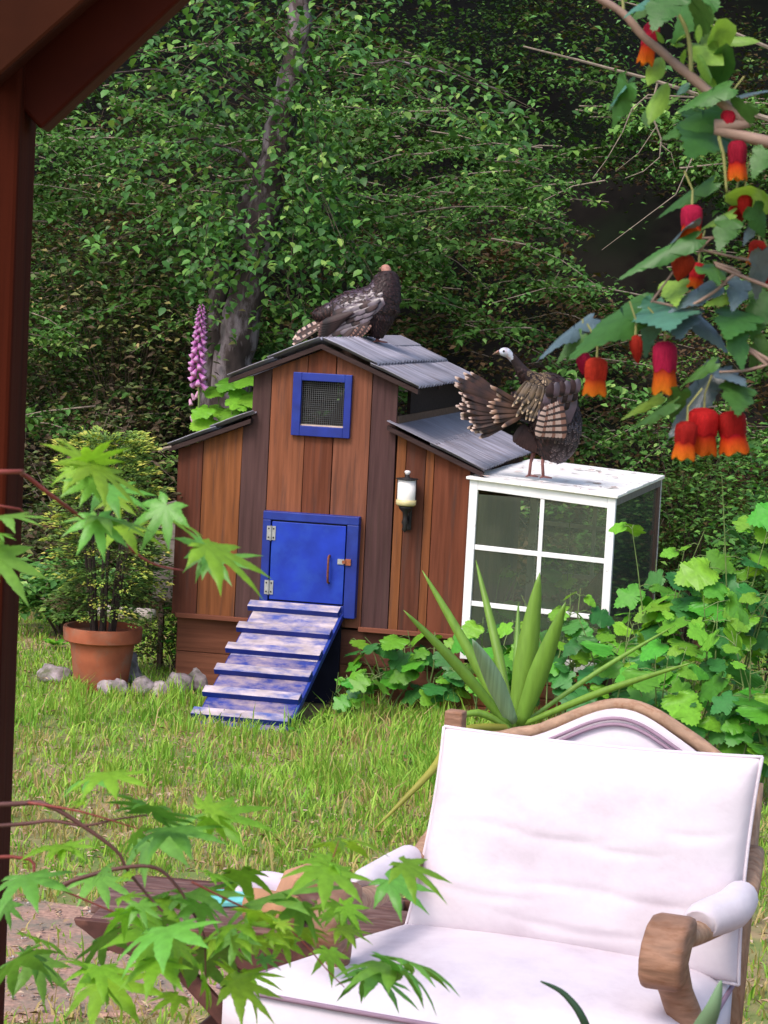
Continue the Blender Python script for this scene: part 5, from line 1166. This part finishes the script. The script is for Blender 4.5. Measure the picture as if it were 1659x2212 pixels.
p = on_table(660, 1965); wb = MB().prism([(-.07, 0), (.06, 0), (.075, .05), (.02, .085), (-.04, .07)], -.035, .035).build('wood_chunk', mat('split_wood', (.42, .22, .13), .8, .3, 8, .4), None, bevel=.006); wb.location = p + Vector((0, .03, .001)); wb.rotation_euler.z = .4; tag(wb, 'split chunk of orange brown firewood behind the log on the table', 'firewood')
p = on_table(492, 1952); bk_ = MB().box(-.055, .055, -.05, .05, 0, .012).build('booklet', mat('turquoise_cover', (.16, .52, .50), .4, .15, 10, .05), None, bevel=.003); bk_.location = p + Vector((0, .02, .001)); bk_.rotation_euler.z = .35; tag(bk_, 'thin turquoise booklet lying on the table left of the log', 'booklet')
def cl(u, v, s): return Vector((u * .085, v * .05, (.028 + .008 * math.sin(u * 5 + v * 3)) * (max(0, 1 - abs(u) ** 4) * max(0, 1 - abs(v) ** 4)) ** .5 + .004 if s > 0 else .001))
ct = rounded(12, 8, cl, 'folded_cloth', mat('lilac_cloth', (.50, .42, .48), .9, .15, 8, .2), None); p = on_table(575, 1925); ct.location = p + Vector((0, .0, .001)); ct.rotation_euler.z = .3; tag(ct, 'folded lilac grey cloth at the back of the table', 'cloth')

# ------------------------------------------------------------------ japanese maple in front (branches from the left)
MM = [leafmat('maple_leaf_green', (.26, .50, .04), .22, .5), leafmat('maple_leaf_deep', (.17, .40, .06), .25, .4, .4, .5), leafmat('maple_leaf_dark', (.14, .33, .05), .2, .45)]
MME = [palmate('maple_leaf', m) for m in MM] + [palmate('maple_leaf', m, ((4, 1), (44, .88), (-36, .96), (84, .6), (-74, .7), (118, .3), (-112, .38)), .095) for m in MM]
def A2(cx, cy): return (.6 * cx, 1592.6 + .6 * cy)
def A1(cx, cy): return (.36 * cx, 862.6 + .36 * cy)
MO = Vector((-.62, 1.75, DZ)); maple = thing('japanese_maple', 'japanese maple with bright green palmate leaves on thin red twigs in front of the post', 'tree', MO)
mp = MB().lathe([(0, 0), (.13, 0), (.16, .24), (.175, .245), (.175, .28), (.155, .28), (.15, .26), (0, .255)], 28).build('planter', TERRA, None, True); mp.location = MO; tag(mp, 'terracotta planter of the japanese maple on the deck', 'plant pot')
MB().tube([(0, 0, .2), (.02, .02, .5), (-.01, 0, .95), (.0, .0, 1.56)], [.022, .02, .016, .010], 10).build('trunk', mat('maple_bark', (.16, .09, .07), .7, .3, 12, .3), maple, True)
REDT = mat('red_maple_twig', (.22, .05, .04), .5, .25, 20, .1); BRT = mat('brown_maple_twig', (.12, .05, .045), .55, .25, 20, .1)
def mbranch(l, Y, r, m, start=None):
    P = [at(x, y, Y + dy) - MO for x, y, dy in l]
    if start is not None: P = [Vector((0, 0, P[0].z - .04)), P[0].lerp(Vector((0, 0, P[0].z - .02)), .5)] + P
    Q, R_ = smooth_path(P, [.72 * r * (1 - .7 * i / (len(P) - 1)) for i in range(len(P))], 4); MB().tube(Q, R_, 6).build('branch', m, maple, True)
mbranch([(*A1(0, 435), -.05), (*A1(130, 445), 0), (*A1(300, 570), .02), (*A1(480, 700), .05), (*A1(700, 830), .1), (*A1(900, 980), .12), (*A1(1110, 1030), .15)], 1.75, .0035, REDT, (.0, 0, 1.1))
mbranch([(*A1(0, 640), 0), (*A1(180, 740), .05), (*A1(330, 770), .1)], 1.75, .0025, REDT, (.0, 0, 1.0))
for l, r, m in [([(50, 240), (170, 245), (300, 320), (420, 410), (460, 480), (560, 600), (700, 740)], .004, BRT), ([(50, 315), (180, 300), (300, 318), (420, 295), (530, 280)], .0032, BRT), ([(40, 430), (130, 500), (215, 545), (340, 600), (460, 650)], .003, REDT), ([(215, 540), (280, 510), (440, 470), (560, 470), (640, 540), (700, 640), (735, 720), (740, 900)], .0032, BRT), ([(690, 520), (850, 600), (1040, 690), (1180, 840), (1240, 900)], .0016, REDT), ([(100, 235), (300, 270), (530, 340)], .002, REDT), ([(430, 270), (400, 180), (360, 110)], .0012, REDT), ([(1170, 500), (1200, 430), (1220, 370)], .0012, REDT)]:
    st = (.0, 0, .62) if l[0][0] < 60 else None
    mbranch([(*A2(x, y), .002 * i) for i, (x, y) in enumerate(l)], 1.85, r, m, st)
random.seed(31)
def mleaf(b, t, Y, mi, px=A2, sc=1.0, dy=0.0):
    B = at(*px(*b), Y); T = at(*px(*t), Y + dy - .02); d = (T - B) * sc; nv = Vector((random.gauss(0, .3), -.30 + random.gauss(0, .2), 1))
    put_leaf('leaf', MME[mi], maple, B - MO, B - MO + d, nv, random.uniform(.85, 1.05))
for b, t, mi in [((560, 400), (880, 590), 0), ((545, 375), (650, 185), 0), ((520, 380), (290, 220), 3), ((640, 540), (900, 600), 1), ((560, 500), (370, 540), 1), ((580, 720), (630, 945), 1), ((600, 710), (900, 735), 4), ((560, 715), (370, 775), 1), ((720, 765), (1010, 815), 0), ((690, 600), (720, 720), 0), ((950, 690), (1210, 770), 3), ((1240, 880), (1640, 1095), 3), ((1230, 900), (1080, 795), 1), ((1230, 930), (1170, 1070), 1), ((1260, 960), (1560, 955), 4), ((20, 700), (250, 690), 1), ((-40, 930), (190, 1190), 1), ((-30, 950), (140, 915), 4), ((1000, 640), (820, 880), 1), ((-30, 800), (30, 810), 1), ((450, 420), (370, 560), 3)]: mleaf(b, t, 1.72 + random.uniform(-.04, .12), mi, A1)
for b, t, mi in [((340, 150), (285, 175), 1), ((385, 130), (420, 190), 0), ((345, 140), (215, 175), 3), ((545, 270), (490, 150), 2), ((545, 270), (640, 195), 2), ((760, 290), (840, 375), 0), ((760, 280), (1020, 285), 3), ((740, 260), (850, 200), 3), ((620, 330), (680, 370), 1), ((490, 345), (470, 420), 1), ((560, 350), (640, 400), 1), ((230, 390), (60, 400), 3), ((230, 390), (320, 420), 0), ((390, 470), (300, 510), 2), ((95, 500), (125, 590), 1), ((500, 600), (545, 705), 1), ((600, 560), (455, 585), 2), ((690, 560), (830, 590), 1), ((750, 490), (890, 510), 3), ((470, 490), (400, 510), 0), ((590, 700), (490, 830), 0), ((650, 700), (560, 640), 0), ((640, 740), (650, 830), 3), ((820, 720), (930, 700), 0), ((780, 760), (735, 840), 1), ((860, 860), (925, 1010), 0), ((880, 850), (1050, 880), 0), ((840, 880), (1030, 1000), 3), ((1215, 375), (1345, 385), 0), ((1215, 375), (1290, 425), 0), ((1190, 450), (1040, 500), 0), ((1195, 455), (1300, 505), 0), ((1180, 470), (1165, 570), 0), ((1450, 455), (1650, 560), 3), ((1400, 515), (1575, 620), 1), ((1060, 690), (1160, 730), 0), ((1100, 700), (1020, 720), 3), ((1240, 610), (1385, 665), 0), ((1230, 610), (1250, 690), 0), ((1210, 620), (1110, 655), 0), ((1260, 690), (1262, 790), 0), ((1440, 800), (1650, 850), 1), ((1430, 820), (1610, 960), 1), ((1330, 840), (1275, 930), 1), ((1350, 850), (1490, 965), 1), ((1400, 820), (1210, 850), 4), ((380, 880), (490, 965), 0), ((360, 870), (310, 830), 0), ((130, 800), (180, 975), 2), ((110, 790), (270, 860), 2), ((60, 800), (10, 900), 2), ((120, 720), (280, 750), 3), ((640, 930), (520, 980), 3), ((20, 600), (40, 690), 2), ((960, 580), (1100, 540), 4), ((1000, 640), (940, 570), 0), ((920, 740), (1050, 760), 0), ((700, 800), (830, 850), 1), ((300, 230), (200, 230), 3), ((940, 800), (1040, 790), 2)]:
    mleaf(b, t, 1.85 + random.uniform(-.1, .15), mi, A2, random.uniform(.72, 1.0), random.uniform(-.06, .08))

for k in range(26):
    b = (random.uniform(330, 1250), random.uniform(480, 860)); a = random.uniform(-.4, 2.2); L = random.uniform(70, 130); mleaf(b, (b[0] + L * math.cos(a), b[1] + L * math.sin(a)), 1.85 + random.uniform(-.15, .2), random.choice((0, 0, 3, 3, 1, 4)), A2, 1.0, random.uniform(-.05, .06))
# ------------------------------------------------------------------ flowering maple (abutilon) from the right
def C5(cx, cy): return (1128 + .32 * cx, .32 * cy)
def C6(cx, cy): return (1128 + .32 * cx, 464.5 + .32 * cy)
YA = 1.9; FO = Vector((1.0, YA, DZ)); ab = thing('flowering_maple', 'flowering maple shrub with hanging red and orange lantern blooms at upper right', 'shrub', FO)
fp = MB().lathe([(0, 0), (.14, 0), (.17, .26), (.185, .265), (.185, .3), (.165, .3), (.16, .28), (0, .275)], 28).build('planter', TERRA, None, True); fp.location = FO; tag(fp, 'terracotta planter of the flowering maple on the deck', 'plant pot')
ABW = mat('tan_branch', (.27, .18, .14), .7, .25, 25, .3)
MB().tube([(0, 0, .2), (-.03, 0, .8), (-.02, 0, 1.3), (-.1, 0, 1.75)], [.018, .015, .012, .009], 10).build('trunk', ABW, ab, True)
def abr(l, r, f, name='branch', m=ABW, start=None, Y=YA):
    P = [at(*f(x, y), Y) - FO for x, y in l]; P = ([Vector(start)] if start else []) + P; Q, R_ = smooth_path(P, [r * (1 - .45 * i / (len(P) - 1)) for i in range(len(P))], 4); MB().tube(Q, [q * random.uniform(.93, 1.09) for q in R_], 7).build(name, m, ab, True)
abr([(1659, 960), (1520, 830), (1400, 735), (1260, 620), (1140, 520), (1030, 430), (930, 340), (820, 250), (680, 90), (520, -10), (380, -120)], .0052, C5, start=(-.1, 0, 1.74))
abr([(1700, 1000), (1659, 1010), (1500, 1050), (1330, 1060)], .0019, C6, start=(-.03, 0, 1.3))
abr([(1700, 500), (1470, 390), (1300, 515), (1110, 620), (960, 600), (870, 580)], .0018, C6, start=(-.05, 0, 1.5)); abr([(1500, 300), (1310, 150), (1180, 270)], .0014, C6, start=(-.08, 0, 1.66)); abr([(870, 590), (1000, 410), (1060, 320)], .0011, C6)
GST = mat('green_tan_stalk', (.26, .26, .09), .6, .2, 20, .1)
abr([(1140, 505), (1130, 300), (1090, 160), (1010, 40), (930, 10)], .0022, C5, 'stalk', GST); abr([(680, 100), (682, 40), (675, -20)], .0018, C5, 'stalk', GST)
abr([(1400, 735), (1330, 900), (1360, 1060), (1380, 1300)], .002, C5, 'stalk', GST)
RC = mat('red_calyx', (.42, .014, .018), .7, .35, 30, .3, (60, 60, 3), rnd=.3, transl=.35, spec=.12); OP = mat('orange_petal', (1, 1, 1), .7, .25, 30, .3, (60, 60, 3), spec=.12, transl=.45, rnd=.12, ramp=[(0, (.46, .014, .014)), (.38, (.50, .022, .014)), (.55, (.70, .10, .012)), (1, (.86, .24, .02))])
def flower(f, a, b, w, bud=False, dy=0.0):
    T = at(*f(*a), YA + dy); B = at(*f(*b), YA + dy); d = B - T; L = d.length; z = -d.normalized(); W = w * .32 * random.uniform(.92, 1.08) / FPX * YA
    M = Matrix.Translation(T - FO) @ z.to_track_quat('Z', 'Y').to_matrix().to_4x4() @ Matrix.Rotation(random.uniform(0, 1), 4, 'Z')
    if bud:
        pr_ = [(.05, 0), (.36, -.08), (.5, -.25), (.46, -.5), (.28, -.78), (.03, -1)]
        m_ = MB()
        vs, fs = [], []
        for r, zz in pr_:
            for k in range(20): q = 6.283 * k / 20; rr = r * W * (1 + .10 * math.cos(5 * q)); vs.append((rr * math.cos(q), rr * math.sin(q), zz * L))
        for i in range(5):
            for k in range(20): fs.append((i * 20 + k, i * 20 + (k + 1) % 20, i * 20 + 20 + (k + 1) % 20, i * 20 + 20 + k))
        o = m_.add(vs, fs).build('flower_bud', RC, ab, True); o.matrix_local = M
    else:
        def cupm(pr_, lob, amp, m, name, par, t0=0):
            vs, fs, t = [], [], []; n = 30
            for i, (r, zz) in enumerate(pr_):
                u = i / (len(pr_) - 1)
                for k in range(n):
                    q = 6.283 * k / n; rr = r * W * (1 + lob * math.cos(5 * q) * u); vs.append((rr * math.cos(q), rr * math.sin(q), (zz - amp * u * u * (math.cos(5 * q) * .5)) * L)); t.append(u)
            for i in range(len(pr_) - 1):
                for k in range(n): fs.append((i * n + k, i * n + (k + 1) % n, i * n + n + (k + 1) % n, i * n + n + k))
            return MB().add(vs, fs, 0, t).build(name, m, par, True)
        cal = cupm([(.06, 0), (.34, -.03), (.52, -.12), (.55, -.3), (.52, -.46), (.49, -.57)], .07, .08, RC, 'flower', ab); cal.matrix_local = M
        cupm([(.30, -.3), (.42, -.45), (.47, -.6), (.51, -.76), (.56, -.92), (.52, -1.0)], .10, .10, OP, 'petals', cal)
        st = MB(); st.tube([(0, 0, -.5 * L), (0, 0, -1.02 * L)], [W * .05, W * .07], 6); st.build('stamen', mat('yellow_stamen', (.55, .33, .06), .6), cal)
    MB().tube([T - FO + Vector((random.gauss(0, .006), .004, .028)), T - FO + Vector((0, .002, .012)), T - FO - Vector((0, 0, .003))], [.0008, .0008, .0011], 5).build('stalk', GST, ab)
random.seed(41)
flower(C5, (885, 150), (832, 428), 105, dy=.02); flower(C5, (1397, 735), (1388, 905), 100, True); flower(C5, (1452, 945), (1450, 1210), 118); flower(C5, (1147, 1380), (1142, 1625), 128); flower(C5, (1505, 1310), (1500, 1470), 95, True); flower(C5, (1440, 1380), (1445, 1550), 110, True, .02)
flower(C6, (1100, 255), (1050, 448), 150, True); flower(C6, (1195, 320), (1160, 490), 110, False, .04); flower(C6, (410, 920), (410, 1080), 95, True, .03); flower(C6, (505, 960), (490, 1215), 150); flower(C6, (765, 808), (782, 1005), 95, True); flower(C6, (962, 850), (958, 1200), 165); flower(C6, (1230, 1300), (1200, 1610), 190); flower(C6, (1115, 1390), (1090, 1645), 130, False, -.02); flower(C6, (1410, 1320), (1435, 1605), 190); flower(C6, (1600, 170), (1570, 330), 110, False, .05); flower(C6, (1665, 330), (1650, 470), 90, True, .03)
AM = [leafmat('abutilon_leaf', (.055, .155, .03), .2, .35), leafmat('abutilon_leaf_sky_reflection', (.085, .13, .145), .15, .12, .33, .8), leafmat('abutilon_leaf_bright', (.24, .42, .06), .18, .4), leafmat('abutilon_leaf_teal', (.07, .20, .13), .15, .2, .35, .6)]  # the blue-grey copy has the sky's reflection painted into its colour
AME = [fan_leaf(serr(ABUT, .12, 2), 'abutilon_leaf', m, .18) for m in AM]; AMO = [fan_leaf(OVAL, 'narrow_leaf', m, .35, .3) for m in AM]
def al(f, b, t, w, mi, oval=False, dy=0.0):
    B = at(*f(*b), YA + random.uniform(-.03, .05)); T = at(*f(*t), YA + dy + random.uniform(-.05, .03)); d = T - B; Lp = math.hypot(b[0] - t[0], b[1] - t[1])
    nv = Vector((random.gauss(0, .2), -.8, .6)); 
    if mi == 1: nv = Vector((random.gauss(0, .12), -.55, 1))
    if not oval: T = B + (T - B) * 1.12
    put_leaf('leaf', (AMO if oval else AME)[mi], ab, B - FO, T - FO, nv, min(1.7, 1.12 * w / Lp / (.72 if oval else .84)))
for f, b, t, w, mi in [(C5, (870, 20), (715, 140), 90, 0), (C5, (1240, -40), (1000, 265), 240, 0), (C5, (1000, -50), (890, 150), 170, 0), (C5, (1230, 20), (1225, 215), 120, 0), (C5, (705, 560), (572, 845), 190, 0), (C5, (700, 570), (552, 700), 90, 3), (C5, (1400, 665), (1670, 555), 110, 1), (C5, (1400, 590), (1060, 705), 150, 0), (C5, (1370, 770), (985, 870), 190, 0), (C5, (1330, 820), (1180, 950), 130, 0), (C5, (1500, 700), (1440, 900), 170, 0), (C5, (1285, 1230), (895, 1425), 110, 0), (C5, (1420, 1440), (1190, 1520), 90, 2), (C5, (860, 0), (700, 70), 45, 3), (C5, (1640, 1010), (1560, 1180), 130, 0), (C5, (1560, 1400), (1650, 1600), 150, 0),
        (C6, (1170, 160), (670, 372), 130, 0), (C6, (1150, 45), (925, 205), 70, 1), (C6, (1305, 475), (1005, 605), 120, 1), (C6, (880, 590), (395, 830), 150, 0), (C6, (890, 590), (820, 955), 150, 3), (C6, (960, 600), (985, 690), 90, 3), (C6, (1110, 640), (1400, 870), 190, 1), (C6, (1060, 640), (1060, 775), 110, 1), (C6, (475, 695), (165, 862), 60, 1), (C6, (400, 805), (235, 985), 90, 0), (C6, (1480, 650), (1400, 770), 110, 0), (C6, (1330, 1030), (1005, 1425), 190, 1), (C6, (1330, 1040), (1500, 1080), 90, 1), (C6, (1300, 1000), (1070, 1130), 80, 0), (C6, (1020, 1270), (680, 1415), 85, 0), (C6, (940, 1230), (700, 1350), 55, 2), (C6, (1070, 1190), (1000, 1410), 90, 0), (C6, (1440, 780), (1500, 1010), 150, 0), (C6, (1620, 240), (1565, 515), 115, 1), (C6, (1480, 440), (1435, 600), 85, 1), (C6, (1460, 1150), (1470, 1290), 90, 0), (C6, (1650, 520), (1560, 800), 170, 0), (C6, (1400, 560), (1250, 590), 60, 2), (C6, (1020, 445), (1030, 560), 70, 2), (C6, (1400, 30), (1330, 200), 120, 0), (C6, (1560, 60), (1480, 190), 110, 1), (C6, (1650, 850), (1540, 1020), 150, 0), (C6, (1250, 400), (1400, 300), 80, 0)]:
    al(f, b, t, w, mi)
for b, t, w, mi in [((1320, 265), (1575, 215), 80, 2), ((1130, 290), (1310, 315), 75, 2), ((1100, 330), (1098, 470), 35, 2), ((1185, 365), (1320, 550), 75, 2), ((950, 385), (885, 490), 45, 2), ((985, 555), (850, 740), 60, 2), ((1065, 655), (930, 665), 45, 2), ((1225, 95), (1345, 90), 35, 2), ((1240, 180), (1335, 265), 40, 2), ((1195, 165), (1180, 280), 40, 2), ((1060, 270), (1050, 190), 45, 2), ((960, 290), (930, 210), 40, 2), ((1130, 560), (1040, 620), 50, 3), ((1260, 470), (1310, 620), 60, 2), ((1000, 300), (1110, 270), 35, 2), ((860, 730), (850, 800), 30, 0), ((1380, 290), (1350, 440), 50, 0), ((1240, 60), (1270, 0), 30, 2), ((1310, 1190), (1210, 1250), 50, 2), ((1540, 1250), (1570, 1310), 40, 2), ((1320, 130), (1280, 200), 30, 2)]:
    al(C5, b, t, w, mi, True, .03)

# ------------------------------------------------------------------ strap leaved plant, bottom right
SO = Vector((.42, 2.15, DZ)); sp_ = thing('strap_leaf_plant', 'strap leaved plant with thin pale edged blades rising before the armchair', 'plant', SO)
sp = MB().lathe([(0, 0), (.10, 0), (.13, .2), (.14, .205), (.14, .23), (.12, .23), (.115, .21), (0, .205)], 24).build('planter', TERRA, None, True); sp.location = SO; tag(sp, 'small terracotta planter of the strap leaved plant', 'plant pot')
BLD = mat('dark_blade', (.035, .075, .04), .4, .2, 6, 0, transl=.1); PBL = mat('pale_edged_blade', (.22, .36, .20), .4, .2, 4, 0, (1, 1, 1), transl=.2)
S0 = SO + Vector((0, 0, .2))
blade('leaf', sp_, [S0, at(1330, 2420, 2.15), at(1270, 2225, 2.12), at(1222, 2150, 2.12), at(1168, 2120, 2.12)], .007, BLD, SO)
blade('leaf', sp_, [S0, at(1450, 2450, 2.15), at(1505, 2260, 2.12), at(1540, 2180, 2.1), at(1558, 2118, 2.1)], .022, PBL, SO)
for k in range(7):
    a = k * .9; blade('leaf', sp_, [S0, S0 + Vector((math.cos(a) * .1, math.sin(a) * .08, .3)), S0 + Vector((math.cos(a) * .26, math.sin(a) * .2, .34)), S0 + Vector((math.cos(a) * .36, math.sin(a) * .3, .2))], .016, (BLD, PBL)[k % 2], SO)

# leaves along the part of the flowering maple that stands right of the picture
for k in range(60):
    z = random.uniform(.9, 1.95); q = Vector((random.uniform(-.32, .18), random.gauss(0, .12), z)); a = random.uniform(0, 6.28); L = random.uniform(.06, .1)
    d = Vector((math.cos(a), math.sin(a), random.uniform(-.8, -.1))).normalized() * L
    put_leaf('leaf', AME[random.choice((0, 0, 3, 2))], ab, q, q + d, (random.gauss(0, .2), -.4, 1), .9)
